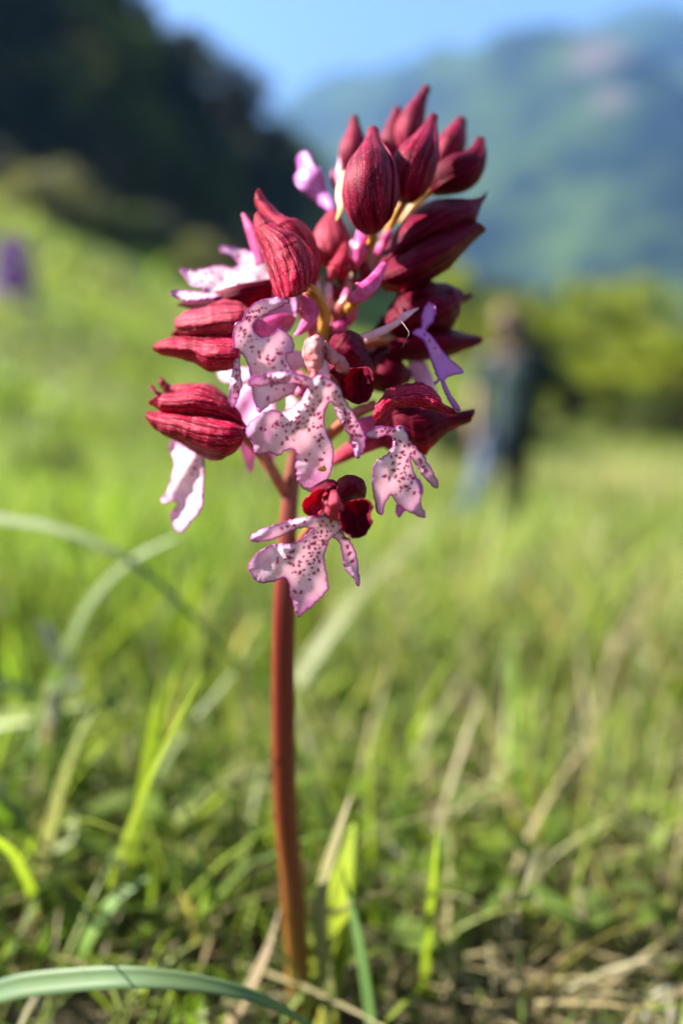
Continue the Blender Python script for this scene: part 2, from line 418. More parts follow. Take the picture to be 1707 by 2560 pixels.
def fallen(n, seed):
    # flattened dry straw and old leaves lying on the ground
    r = np.random.default_rng(seed)
    y = 0.035 + 1.3 * r.random(n) ** 1.4; x = (r.random(n) * 2 - 1) * (0.6 * (y + D0) + 0.06)
    z = hill(x, y) + r.uniform(0.0, 0.012, n)
    dark = r.random((n, 1)) < 0.35
    col = np.where(dark, np.array([(0.10, 0.07, 0.04)]), DRY[r.integers(0, 4, n)]) * r.uniform(0.6, 1.15, (n, 1))
    return blades(np.stack([x, y, z], 1), r.uniform(0.006, 0.016, n), r.uniform(0.0008, 0.0024, n), r.random(n) * 6.283, r.uniform(1.0, 4.0, n), r.uniform(0.0, 1.6, n), col, 4, r.uniform(-0.5, 0.5, n))
parts = [meadow(5200, 0.015, 0.20, 0.012, 0.046, 0.0010, 0.0026, 0.45, 5, seed=8),
         fallen(2400, 14),
         meadow(4200, 0.045, 0.45, 0.035, 0.11, 0.0012, 0.0034, 0.45, 6, seed=1),
         meadow(11000, 0.25, 1.6, 0.07, 0.20, 0.0018, 0.0046, 0.30, 5, seed=2),
         meadow(18000, 1.2, 5.5, 0.05, 0.14, 0.004, 0.011, 0.16, 4, seed=3, power=0.8),
         meadow(22000, 4.5, 17, 0.08, 0.30, 0.015, 0.05, 0.14, 3, seed=4, power=0.8),
         meadow(16000, 14, 60, 0.15, 0.5, 0.06, 0.20, 0.12, 3, seed=5, power=0.8)]
def join_blades(parts):
    vs, fs, cs, o = [], [], [], 0
    for v, f, c in parts:
        vs.append(v); fs.append(f + o); cs.append(c); o += len(v)
    return fast_mesh(np.concatenate(vs), np.concatenate(fs), np.concatenate(cs))
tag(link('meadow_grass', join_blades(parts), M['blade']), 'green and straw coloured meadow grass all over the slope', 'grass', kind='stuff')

# low broad-leaved herbs between the grass near the stem
def herbs(n, seed):
    r = np.random.default_rng(seed)
    y = 0.05 + 0.75 * r.random(n); x = (r.random(n) * 2 - 1) * (0.55 * (y + D0))
    z = hill(x, y) + r.random(n) * 0.03
    a = r.random(n) * 6.283; L = r.uniform(0.008, 0.022, n); W = L * r.uniform(0.3, 0.6, n); tilt = r.uniform(-0.3, 0.9, n)
    pts = np.array([(0, 0), (0.3, 0.5), (0.65, 0.42), (1, 0), (0.65, -0.42), (0.3, -0.5)])
    v = np.zeros((n, 6, 3), np.float32)
    for i, (p, q) in enumerate(pts):
        lx = p * L; ly = q * W
        v[:, i, 0] = x + np.cos(a) * lx * np.cos(tilt) - np.sin(a) * ly
        v[:, i, 1] = y + np.sin(a) * lx * np.cos(tilt) + np.cos(a) * ly
        v[:, i, 2] = z + lx * np.sin(tilt) - 0.1 * np.abs(ly)
    col = GREENS[r.integers(0, 5, n)] * r.uniform(0.5, 1.0, (n, 1))
    f = (np.arange(n) * 6)[:, None] + np.arange(6)[None]
    return fast_mesh(v.reshape(-1, 3), f, np.repeat(col, 6, 0))
tag(link('ground_cover', herbs(2600, 21), M['blade']), 'small leafy herbs and litter between the grass tufts', 'herbs', kind='stuff')

# single blades that can be told apart
def ribbon(pts, widths, n=26, fdir=None, keel=0.25, mat=None, name='grass_blade', col=(0.2, 0.3, 0.05), col2=None, parent=None):
    S = spline(pts, n); W = profile(widths, n)
    T = np.gradient(S, axis=0); T /= np.linalg.norm(T, axis=1)[:, None]
    fd = np.array(fdir if fdir is not None else (-0.5, -0.75, 0.5), float); fd /= np.linalg.norm(fd)
    verts, cols, faces = [], [], []
    col2 = col2 or col
    for i in range(n):
        s = np.cross(T[i], fd); s /= max(np.linalg.norm(s), 1e-9); nn = np.cross(s, T[i])
        for k, a in enumerate((-1, -0.5, 0, 0.5, 1)):
            verts.append(S[i] + s * W[i] * a - nn * W[i] * keel * (1 - abs(a)))
            u = i / (n - 1)
            cols.append((np.array(col) * (1 - u) + np.array(col2) * u) * (0.95, 0.8, 1.12, 0.84, 1.0)[k])
    for i in range(n - 1):
        for k in range(4):
            a = i * 5 + k; faces.append((a, a + 1, a + 6, a + 5))
    me = fast_mesh(np.array(verts), np.array(faces), np.array(cols))
    o = link(name, me, mat or M['blade'], parent)
    md = o.modifiers.new('thickness', 'SOLIDIFY'); md.thickness = max(float(np.max(W)) * 0.12, 0.0001); md.offset = 0
    return o

def pblade(pix, d, wpx, label, col, col2=None, group=None, name='grass_blade', fdir=None):
    """pix: list of (px,py) or (px,py,d); d: depth in mm"""
    pts = []
    for p in pix:
        dd = p[2] if len(p) > 2 else d
        pts.append(V(p[0], p[1], dd))
    b0 = pts[0]; gz = float(hill(b0.x, b0.y)); h0 = b0.z - gz
    if h0 > 0.008:                                       # every blade rises from the ground
        t0 = pts[0] - pts[1]; t0.z = 0
        if t0.length > 1e-6: t0.normalize()
        foot = b0 + t0 * (0.55 * h0) + Vector((0, 0.15 * h0, 0)); foot.z = float(hill(foot.x, foot.y)) - 0.004
        mid = foot.lerp(b0, 0.55) + t0 * (0.12 * h0)
        pts = [foot, mid] + pts
    sc = (D0 + d * 0.001) / F
    w = [0.55 * wpx * sc * q for q in (0.7, 0.95, 1.0, 0.95, 0.75, 0.45, 0.06)]
    o = ribbon(pts, w, col=tuple(c * 0.72 for c in col), col2=tuple(c * 0.72 for c in (col2 or col)), name=name, fdir=fdir)
    tag(o, label, 'grass blade', group); return o

GB = (0.15, 0.26, 0.11); GY = (0.27, 0.34, 0.04); GG = (0.15, 0.27, 0.04); TAN = (0.50, 0.42, 0.26); PALE = (0.62, 0.56, 0.42); STRAW = (0.45, 0.36, 0.15)
pblade([(-160, 2560, 4), (0, 2478, 0), (160, 2452, -4), (340, 2443, -8), (520, 2462, -8), (680, 2510, -6), (860, 2620, -2)], -4, 50, 'blue green grass blade arching sharply in front of the stem foot', (0.16, 0.27, 0.15), (0.20, 0.33, 0.15))
pblade([(-140, 1310, 90), (0, 1300, 85), (120, 1315, 80), (260, 1365, 75), (380, 1440, 75), (520, 1580, 80), (660, 1740, 90)], 80, 34, 'pale green blade bowing over from the left towards the stem', (0.46, 0.48, 0.26), (0.30, 0.40, 0.16), fdir=(-0.3, -0.6, 0.75))
pblade([(60, 1900, 110), (120, 1760, 110), (170, 1620, 110), (230, 1500, 105), (330, 1400, 100), (470, 1330, 95)], 105, 40, 'grey green blade leaning up right beneath the bowing blade', (0.24, 0.34, 0.14), (0.34, 0.42, 0.22))
pblade([(-60, 1820, 120), (120, 1790, 115), (300, 1760, 110), (470, 1735, 110)], 115, 50, 'yellow green blade lying flat between the leaning blades', GY, (0.30, 0.40, 0.04))
pblade([(-80, 1720, 100), (20, 1715, 100), (110, 1745, 100), (190, 1800, 110)], 100, 34, 'short blue green blade beside the pale seed head', GB, GB)
pblade([(20, 2560, 50), (60, 2400, 50), (90, 2250, 52), (110, 2150, 55), (150, 1980, 60), (200, 1840, 66), (245, 1760, 70)], 55, 50, 'upright blade turning from tan foot to lime green tip', (0.50, 0.36, 0.18), (0.28, 0.36, 0.05))
pblade([(200, 2160, 110), (330, 2150, 105), (460, 2130, 100), (570, 2100, 98), (660, 2070, 98)], 102, 46, 'glaucous blade lying towards the stem above bare soil', (0.17, 0.28, 0.12), (0.42, 0.36, 0.24))
pblade([(230, 2030, 130), (320, 1980, 130), (420, 1940, 130)], 130, 34, 'dull olive blade above the dark hollow in the grass', (0.24, 0.28, 0.09), (0.24, 0.28, 0.08))
pblade([(190, 2420, 40), (230, 2330, 40), (300, 2240, 42), (380, 2190, 44)], 42, 40, 'fresh green blade behind the arching foreground blade', (0.20, 0.34, 0.06), (0.28, 0.42, 0.14))
pblade([(-40, 1960, 60), (60, 2060, 60), (150, 2160, 60)], 60, 50, 'light green blade sloping down at the meadow edge', (0.26, 0.38, 0.12), (0.22, 0.3, 0.1))
pblade([(930, 2660, 14), (925, 2540, 14), (905, 2400, 14), (880, 2270, 16), (855, 2170, 18)], 14, 30, 'narrow bright green blade leaning on the orchid leaf', (0.17, 0.34, 0.09), (0.25, 0.42, 0.13))
pblade([(840, 2700, 30), (820, 2480, 26), (800, 2330, 24), (810, 2200, 24), (845, 2080, 26), (880, 1980, 30)], 26, 46, 'yellow green blade with a dried pale tip next to the stem', (0.26, 0.36, 0.04), (0.60, 0.48, 0.30))
pblade([(560, 2590, 20), (620, 2480, 20), (670, 2370, 20), (700, 2270, 22)], 20, 30, 'dry pinkish tan blade behind the stem foot', (0.50, 0.34, 0.22), (0.55, 0.42, 0.32))
pblade([(1300, 2680, 60), (1200, 2520, 60), (1100, 2420, 62), (1000, 2330, 66), (940, 2270, 70)], 62, 44, 'dry tan straw slanting down beside the orchid leaf', TAN, TAN)
pblade([(1190, 2680, 60), (1170, 2450, 62), (1150, 2330, 66), (1110, 2220, 72), (1090, 2190, 76)], 64, 60, 'broad pale straw standing among the fallen stalks', PALE, PALE)
pblade([(1080, 2390, 70), (1180, 2400, 68), (1290, 2450, 66), (1400, 2530, 64), (1500, 2640, 60)], 68, 50, 'pale straw arching over the fallen stalks', PALE, TAN)
pblade([(1330, 2620, 90), (1320, 2450, 90), (1305, 2280, 92), (1295, 2110, 96)], 92, 44, 'erect yellowish straw stub with a blunt top', (0.58, 0.52, 0.26), (0.60, 0.55, 0.30))
pblade([(1300, 2150, 130), (1290, 2000, 130), (1285, 1860, 132), (1280, 1700, 136), (1270, 1560, 140)], 132, 36, 'tall lime green blade rising above the straw stub', (0.25, 0.40, 0.05), (0.27, 0.40, 0.06))
pblade([(1760, 2480, 110), (1680, 2330, 112), (1610, 2220, 116), (1530, 2120, 120)], 112, 54, 'brownish straw leaning in from the right', (0.44, 0.36, 0.18), (0.42, 0.38, 0.22))
pblade([(880, 2660, 40), (960, 2540, 44), (1030, 2490, 46)], 42, 30, 'thin tan straw propped at the foot of the clump', TAN, TAN)
pblade([(840, 1560, 190), (920, 1460, 200), (1010, 1370, 210), (1090, 1290, 220), (1150, 1240, 225)], 205, 40, 'pale dry blade pointing towards the walking person', (0.26, 0.30, 0.10), (0.34, 0.34, 0.17))
pblade([(1110, 2140, 140), (1150, 2040, 140), (1210, 1980, 142)], 140, 40, 'short dry stalk behind the straw clump', (0.40, 0.40, 0.16), TAN)
pblade([(1480, 2480, 90), (1460, 2300, 92), (1440, 2170, 96)], 92, 40, 'dull straw blade behind the white petal litter', (0.40, 0.40, 0.18), (0.44, 0.42, 0.22))
pblade([(500, 2330, 90), (470, 2240, 95), (490, 2120, 100), (560, 2030, 104)], 96, 26, 'thin green blade above the reddish leaf litter', GG, GG)
pblade([(360, 2100, 150), (400, 1930, 150), (470, 1770, 150), (500, 1600, 150)], 150, 44, 'leaf green blade in the thick of the sward', GG, GY)
pblade([(600, 2000, 170), (590, 1830, 170), (560, 1660, 172), (510, 1520, 175)], 172, 46, 'lime blade leaning away from the orchid stem', GY, GY)

# small litter and seed heads
def lens_body(name, pix, d, rx, rz, label, cat, mat, axis_tilt=0.0):
    sc = (D0 + d * 0.001) / F
    bm = bmesh.new(); bmesh.ops.create_icosphere(bm, subdivisions=3, radius=1)
    for v in bm.verts:
        k = 1 + 0.18 * mnoise.noise(v.co * 2.1 + Vector((pix[0], 0, 0)))
        v.co = Vector((v.co.x * rx * sc * k * (1 - 0.35 * v.co.z), v.co.y * rx * sc * 0.6 * k, v.co.z * rz * sc))
    bmesh.ops.rotate(bm, verts=bm.verts, cent=(0, 0, 0), matrix=Matrix.Rotation(axis_tilt, 3, 'Y'))
    me = bpy.data.meshes.new(name); bm.to_mesh(me); bm.free()
    me.polygons.foreach_set('use_smooth', [True] * len(me.polygons))
    o = link(name, me, mat); o.location = V(pix[0], pix[1], d); tag(o, label, cat); return o
M['seed'] = mat_simple('pale_husk', (0.36, 0.33, 0.25), (0.46, 0.43, 0.34), 300, 0.6, 0.3)
M['orange'] = mat_simple('orange_leaf', (0.60, 0.13, 0.04), (0.7, 0.25, 0.08), 300, 0.5, 0.3)
M['white_litter'] = mat_simple('white_petal', (0.68, 0.66, 0.66), (0.78, 0.75, 0.74), 300, 0.5, 0.3)
def seed_head(pix, d, size, label, tilt):
    t = thing('seed_head', label, 'seed head', V(pix[0], pix[1], d))
    sc = (D0 + d * 0.001) / F
    for k in range(7):
        u = k / 6
        bm = bmesh.new(); bmesh.ops.create_icosphere(bm, subdivisions=2, radius=1)
        for v in bm.verts: v.co = Vector((v.co.x * 10 * sc * size, v.co.y * 8 * sc * size, v.co.z * 26 * sc * size))
        me = bpy.data.meshes.new('spikelet'); bm.to_mesh(me); bm.free(); me.polygons.foreach_set('use_smooth', [True] * len(me.polygons))
        o = link('spikelet', me, M['seed'], t); o.location = (math.sin(tilt) * (u - 0.5) * 110 * sc * size + (9 if k % 2 else -9) * sc * size, 0, math.cos(tilt) * (u - 0.5) * 110 * sc * size)
        o.rotation_euler = (0, tilt + (0.35 if k % 2 else -0.35), 0)
    g = V(pix[0], pix[1], d); foot = Vector((g.x - 0.01, g.y + 0.005, float(hill(g.x, g.y)) - 0.003)) - g
    st = ribbon([foot, Vector((foot.x * 0.5, foot.y * 0.6, foot.z * 0.5)), Vector((0, 0, 40 * sc))], [5 * sc, 5 * sc, 3 * sc], col=STRAW, col2=TAN, name='stalk', parent=t)
    return t
seed_head((130, 1610), 96, 0.85, 'whitish grass seed head on a bent stalk', -0.35)
seed_head((135, 1775), 100, 0.6, 'small straw coloured seed head below the whitish one', 0.1)
def fallen_leaf(pix, d, L, w, ang, label, col, cat='leaf', bend=0.25):
    # a small dry curled leaf; L, w in photograph pixels, ang its slope in the picture plane
    sc = (D0 + d * 0.001) / F; c = V(pix[0], pix[1], d); ca, sa = math.cos(ang), math.sin(ang)
    pts = []
    for t in (-0.5, -0.25, 0.0, 0.25, 0.5):
        up = bend * L * (0.25 - t * t) * 1.5
        pts.append(c + Vector(((ca * L * t - sa * up) * sc, (t * 0.5 + 0.3 * t * t) * L * sc, (sa * L * t + ca * up) * sc)))
    o = ribbon(pts, [w * sc * q for q in (0.06, 0.6, 0.95, 1.0, 0.8, 0.45, 0.04)], 24, (0.1, -0.8, 0.7), 0.55, None, 'fallen_leaf', tuple(q * 0.8 for q in col), tuple(q * 0.7 for q in col))
    tag(o, label, cat); return o
fallen_leaf((98, 1845), 120, 74, 26, 1.0, 'small orange red leaf caught in the grass', (0.62, 0.14, 0.04))
fallen_leaf((1560, 2440), 60, 170, 30, -0.95, 'white curled petal lying among the straw', (0.72, 0.70, 0.70), 'petal')
fallen_leaf((1440, 2330), 80, 110, 30, 0.3, 'cream dry leaf on the straw clump', (0.62, 0.56, 0.42))
fallen_leaf((245, 2130), 118, 80, 32, 0.6, 'pale grey dry leaf on the bare soil', (0.52, 0.54, 0.46))
fallen_leaf((210, 2180), 104, 70, 22, -0.4, 'mauve grey dry leaf beside the pale grey one', (0.46, 0.40, 0.42))
fallen_leaf((110, 2545), 33, 130, 26, -0.45, 'pinkish dry leaf under the arching foreground blade', (0.60, 0.50, 0.46))
fallen_leaf((640, 2560), 32, 110, 32, 0.3, 'peach coloured dry leaf at the stem foot', (0.58, 0.42, 0.32))
fallen_leaf((1660, 2545), 36, 130, 40, 0.9, 'large whitish dry leaf at the edge of the straw', (0.66, 0.64, 0.60))
fallen_leaf((155, 2275), 80, 70, 26, 0.2, 'round beige dead leaf in the shaded hollow', (0.50, 0.42, 0.36))
fallen_leaf((560, 2200), 99, 80, 20, 0.9, 'dull red dead leaf behind the stem', (0.34, 0.12, 0.12))

# ------------------------------------------------------------------ the orchid
BASE = V(757, 2545, 0)
orchid = thing('orchid', 'crimson and pink spotted orchid on a reddish stem in sharp focus', 'orchid', (0, 0, 0))

def tube(name, pts, rpx, mat, parent, n=28, m=14, twist=0.0, ribs=6, rib_amt=0.08, d_for_scale=0.0):
    S = spline(pts, n); sc = (D0 + d_for_scale * 0.001) / F
    R = profile(rpx, n) * sc
    T = np.gradient(S, axis=0); T /= np.linalg.norm(T, axis=1)[:, None]
    ref = np.array((0.3, -1, 0.1)); verts, attr, faces = [], [], []
    for i in range(n):
        s = np.cross(T[i], ref); s /= np.linalg.norm(s); q = np.cross(s, T[i])
        for k in range(m):
            a = 2 * math.pi * k / m
            rib = math.cos(ribs * a + twist * i / n * 6.28)
            r = R[i] * (1 + rib_amt * rib)
            verts.append(S[i] + (s * math.cos(a) + q * math.sin(a)) * r)
            attr.append((i / (n - 1), k / m, max(0, -rib) ** 2))
    for i in range(n - 1):
        for k in range(m):
            a = i * m + k; b = i * m + (k + 1) % m
            faces.append((a, b, b + m, a + m))
    faces.append(tuple(range(m))[::-1]); faces.append(tuple((n - 1) * m + k for k in range(m)))
    return link(name, make_mesh(verts, faces, True, np.array(attr, np.float32)), mat, parent)

def sepal(parent, pts, hw, F_, cup=65, mat='sepal', name='sepal', nu=34, nv=21, veins=5, ruffle=0.0, groove=0.10, thick=0.00035, keel=0.0, blunt=False, seed=None):
    """boat-shaped petal: pts (px,py,d) run along the outer ridge, hw half widths in px, F_ = outward direction (right, up, toward camera)"""
    seed = seed if seed is not None else int(pts[0][0] * 7 + pts[-1][1] * 3) % 997
    rr = random.Random(seed)
    S = spline([V(*p) for p in pts], nu)
    dm = sum(p[2] for p in pts) / len(pts); sc = (D0 + dm * 0.001) / F
    W = profile(hw, nu) * sc
    T = np.gradient(S, axis=0); T /= np.linalg.norm(T, axis=1)[:, None]
    f = np.array(face(*F_)); A = rad(cup)
    verts, attr, faces = [], [], []
    ph = rr.random() * 6.28
    for i in range(nu):
        u = i / (nu - 1)
        s = np.cross(T[i], f); s /= max(np.linalg.norm(s), 1e-9); nn = np.cross(s, T[i])
        Au = A * (0.75 + 0.4 * math.sin(math.pi * min(1, u * 1.1)))
        Au = min(Au, rad(150))
        Rr = W[i] / max(math.sin(min(Au, math.pi / 2)), 0.05)
        for k in range(nv):
            v = -1 + 2 * k / (nv - 1)
            a = v * Au
            vein = 0.0
            for j in range(veins):
                vk = -0.8 + 1.6 * j / max(1, veins - 1) + 0.05 * math.sin(6 * u + j + ph)
                vein = max(vein, math.exp(-((v - vk) / 0.055) ** 2))
            wob = ruffle * sc * 10 * math.sin(9 * u + 3 * ph) * abs(v) ** 2 + ruffle * sc * 6 * math.sin(23 * u + 7 * v + ph) * abs(v) ** 2
            lump = 0.05 * W[i] * mnoise.noise(Vector((u * 5 + seed, v * 3, 0.3)))
            g = -0.35 * groove * W[i] * vein * (1 - 0.5 * u) + wob + lump + keel * W[i] * max(0, 1 - abs(v) * 3)
            jag = 1 + 0.05 * abs(v) ** 6 * mnoise.noise(Vector((u * 14, seed, v)))
            p = S[i] + s * (Rr * math.sin(a) * jag) - nn * (Rr * (1 - math.cos(a))) + nn * g
            verts.append(p)
            attr.append((u, v * 0.5 + 0.5, vein * min(1, (1 - u) * 4), abs(v)))
    for i in range(nu - 1):
        for k in range(nv - 1):
            a = i * nv + k; faces.append((a, a + 1, a + nv + 1, a + nv))
    o = link(name, make_mesh(verts, faces, True, np.array(attr, np.float32)), M[mat], parent)
    md = o.modifiers.new('thickness', 'SOLIDIFY'); md.thickness = thick; md.offset = -1
    return o

def bud(pts, hw, mat='bud', seed=1, twist=0.35, ovary=None):
    """closed bud: three overlapping sepals wrapped round the axis pts (px,py,d)"""
    b = sub('bud', orchid); rr = random.Random(seed)
    nu, nv = 30, 15
    S = spline([V(*p) for p in pts], nu)
    dm = sum(p[2] for p in pts) / len(pts); sc = (D0 + dm * 0.001) / F
    W = profile(hw, nu) * sc
    T = np.gradient(S, axis=0); T /= np.linalg.norm(T, axis=1)[:, None]
    ref = np.array(face(0.1, 0.05, 1.0)); ph0 = rr.random() * 6.28
    for q in range(3):
        verts, attr, faces = [], [], []
        for i in range(nu):
            u = i / (nu - 1)
            s = np.cross(T[i], ref); s /= np.linalg.norm(s); nn = np.cross(s, T[i])
            for k in range(nv):
                v = -1 + 2 * k / (nv - 1)
                a = ph0 + q * 2.0944 + twist * u + v * 1.22
                vein = 0
                for vk in (-0.75, -0.4, 0.0, 0.4, 0.75):
                    vein = max(vein, math.exp(-((v - vk) / 0.07) ** 2))
                r = W[i] * (1 + 0.07 * v + 0.05 * math.cos(v * 1.5) - 0.018 * vein + 0.05 * mnoise.noise(Vector((u * 4 + seed, v * 2, q)))) + 0.00004
                # sepal tips part slightly
                r += 0.00035 * max(0, u - 0.9) * 10 * (0.3 + 0.7 * rr.random() if False else 0.6)
                verts.append(S[i] + (s * math.cos(a) + nn * math.sin(a)) * r)
                attr.append((u, v * 0.5 + 0.5, vein * 0.8 * min(1, (1 - u) * 4), abs(v)))
        for i in range(nu - 1):
            for k in range(nv - 1):
                a = i * nv + k; faces.append((a, a + 1, a + nv + 1, a + nv))
        o = link('sepal', make_mesh(verts, faces, True, np.array(attr, np.float32)), M[mat], b)
        md = o.modifiers.new('thickness', 'SOLIDIFY'); md.thickness = 0.0003; md.offset = -1
    if ovary:
        tube('ovary', [V(*p) for p in ovary], [9, 11, 12, 9], M['ovary'], b, 18, 12, 1.0, 3, 0.12, dm)
    return b

def axis_at(py):
    ys_ = [2545, 2400, 2200, 2000, 1700, 1500, 1350, 1200, 1080, 940, 800, 680, 560, 470, 400]
    xs_ = [757, 744, 731, 713, 709, 711, 718, 730, 750, 785, 832, 885, 938, 985, 1028]
    return float(np.interp(-py, [-a for a in ys_], xs_))
def lean(py): return 36.0 * max(0.0, (py - 1450) / 1100.0) ** 1.3   # the foot of the stem stands a little farther back
stem_pts = [(757, 2600), (744, 2400), (731, 2200), (713, 2000), (709, 1700), (711, 1500), (718, 1350), (730, 1200), (750, 1080), (785, 940), (832, 800), (885, 680), (938, 560), (985, 470), (1022, 410)]
tube('stem', [V(a, b, lean(b)) for a, b in stem_pts], [39, 37, 36, 35, 34, 32, 31, 30, 27, 22, 18, 15, 12, 9, 5], M['stem'], orchid, 90, 26, 0.5, 7, 0.035)

def inside(px, py, poly):
    x, y = px[:, None], py[:, None]
    x1, y1 = poly[:, 0][None], poly[:, 1][None]; x2, y2 = np.roll(poly[:, 0], -1)[None], np.roll(poly[:, 1], -1)[None]
    c = ((y1 > y) != (y2 > y)) & (x < (x2 - x1) * (y - y1) / np.where(y2 == y1, 1e-9, y2 - y1) + x1)
    return c.sum(1) % 2 == 1

def closed_spline(pts, step=3.0):
    P = np.array(pts, float); m = len(P); out = []
    for i in range(m):
        p0, p1, p2, p3 = P[i - 1], P[i], P[(i + 1) % m], P[(i + 2) % m]
        k = max(1, int(np.linalg.norm(p2 - p1) / step))
        t = (np.arange(k) / k)[:, None]
        out.append(0.5 * ((2 * p1) + (-p0 + p2) * t + (2 * p0 - 5 * p1 + 4 * p2 - p3) * t ** 2 + (-p0 + 3 * p1 - 3 * p2 + p3) * t ** 3))
    return np.concatenate(out)

def lip(parent, outline, d0, mat='lip', tilt=(0, 0), curl=2.0, bulge=0.0, spots=None, spines=None, nspots=0, tips=(), seed=1, jag=1.4, thick=0.00024, name='lip', waves=0.6, blush=90, extra=None):
    """flat lobed lip cut to an outline in photograph pixels, lying at depth d0 (mm) with real tilt, curl and thickness"""
    r = np.random.default_rng(seed)
    O = closed_spline(outline, 2.6)
    tan = np.roll(O, -1, 0) - np.roll(O, 1, 0); nrm = np.stack([tan[:, 1], -tan[:, 0]], 1); nrm /= np.maximum(np.linalg.norm(nrm, axis=1), 1e-6)[:, None]
    k = len(O); ang = np.arange(k) / k * 6.283
    w = sum(np.sin(ang * f + r.random() * 6.28) * a for f, a in ((k // 5, 0.45), (k // 7, 0.6), (k // 12, 0.6)))
    O = O + nrm * (w * jag * 1.25 * (0.4 + 0.6 * np.clip(np.sin(ang * 3 + seed), 0, 1)))[:, None]
    lo, hi = O.min(0), O.max(0); st = 1.9
    gx, gy = np.meshgrid(np.arange(lo[0], hi[0], st), np.arange(lo[1], hi[1], st * 0.87))
    gx = gx + (np.arange(gx.shape[0]) % 2)[:, None] * st * 0.5
    g = np.stack([gx.ravel(), gy.ravel()], 1) + r.normal(0, 0.1, (gx.size, 2))
    g = g[inside(g[:, 0], g[:, 1], O)]
    def edist(P):
        out = np.full(len(P), 1e9)
        A, B = O, np.roll(O, -1, 0)
        for a0 in range(0, len(P), 2000):
            p = P[a0:a0 + 2000][:, None]; ab = (B - A)[None]; t = np.clip(((p - A[None]) * ab).sum(-1) / np.maximum((ab ** 2).sum(-1), 1e-9), 0, 1)
            out[a0:a0 + 2000] = np.sqrt((((A[None] + ab * t[..., None]) - p) ** 2).sum(-1)).min(1)
        return out
    de = edist(g); g = g[de > 1.1]
    pts2 = [Vector(p) for p in np.concatenate([O, g])]
    vo, eo, fo, *_ = delaunay_2d_cdt(pts2, [], [list(range(k))], 1, 1e-4)
    P = np.array([(p.x, p.y) for p in vo]); de = edist(P)
    cx, cy = O.mean(0)
    width = 60.0
    d = d0 + tilt[0] * (P[:, 0] - cx) + tilt[1] * (P[:, 1] - cy)
    d = d + 0.4 * curl * np.exp(-de / 12.0) * (0.6 + 0.7 * np.sin(P[:, 0] * 0.045 + seed) * np.sin(P[:, 1] * 0.05 + 2 * seed))
    d = d + bulge * (1 - np.exp(-de / 25.0)) * -1 + waves * (np.sin(P[:, 0] * 0.06 + P[:, 1] * 0.035 + seed) * 0.9 + 0.2 * np.sin(P[:, 0] * 0.13 - P[:, 1] * 0.11 + 2 * seed))
    if extra is not None: d = d + extra(P[:, 0], P[:, 1])
    # pigment: rim, spots, blush towards the lobe tips
    rim = np.clip(0.85 * np.exp(-(de / 3.2) ** 2) + 0.3 * np.exp(-de / 10.0), 0, 1)
    sp = np.zeros(len(P)); SP = list(spots or [])
    if spines and nspots:
        tries = 0; got = []
        while len(got) < nspots and tries < nspots * 60:
            tries += 1
            q = spines[r.integers(0, len(spines))]
            i = r.integers(0, len(q) - 1); t = r.random()
            a, b = np.array(q[i][:2]), np.array(q[i + 1][:2]); wd = q[i][2] * (1 - t) + q[i + 1][2] * t
            c = a + (b - a) * t + r.normal(0, 0.5, 2) * wd
            if not inside(np.array([c[0]]), np.array([c[1]]), O)[0] or edist(c[None])[0] < 5: continue
            if any((c[0] - e[0]) ** 2 + (c[1] - e[1]) ** 2 < (5.0 + 6.0 * r.random()) ** 2 for e in got): continue
            got.append((c[0], c[1], 1.8 + 3.0 * r.random() ** 1.2))
        SP += got
    for (sx, sy, sr) in SP:
        dx, dy = P[:, 0] - sx, P[:, 1] - sy; a = np.arctan2(dy, dx); ph = r.random() * 6.28
        el = 1 + 0.34 * np.cos(2 * (a - ph)) + 0.28 * np.sin(5 * a + ph * 3) + 0.2 * np.sin(9 * a + ph)
        sp = np.maximum(sp, np.clip(1.6 - np.sqrt(dx * dx + dy * dy) / (sr * el) * 1.2, 0, 1))
    d = d - 0.16 * sp
    bl = np.zeros(len(P))
    for (tx, ty) in tips: bl = np.maximum(bl, np.exp(-((P[:, 0] - tx) ** 2 + (P[:, 1] - ty) ** 2) / (blush * 0.6) ** 2))
    D = D0 + d * 0.001
    verts = np.stack([(P[:, 0] - CX) / F * D, d * 0.001, CAMZ + (CY - P[:, 1]) / F * D], 1)
    o = link(name, make_mesh(verts, fo, True, np.stack([rim, sp, bl], 1).astype(np.float32)), M[mat], parent)
    md = o.modifiers.new('thickness', 'SOLIDIFY'); md.thickness = thick; md.offset = 0
    return o

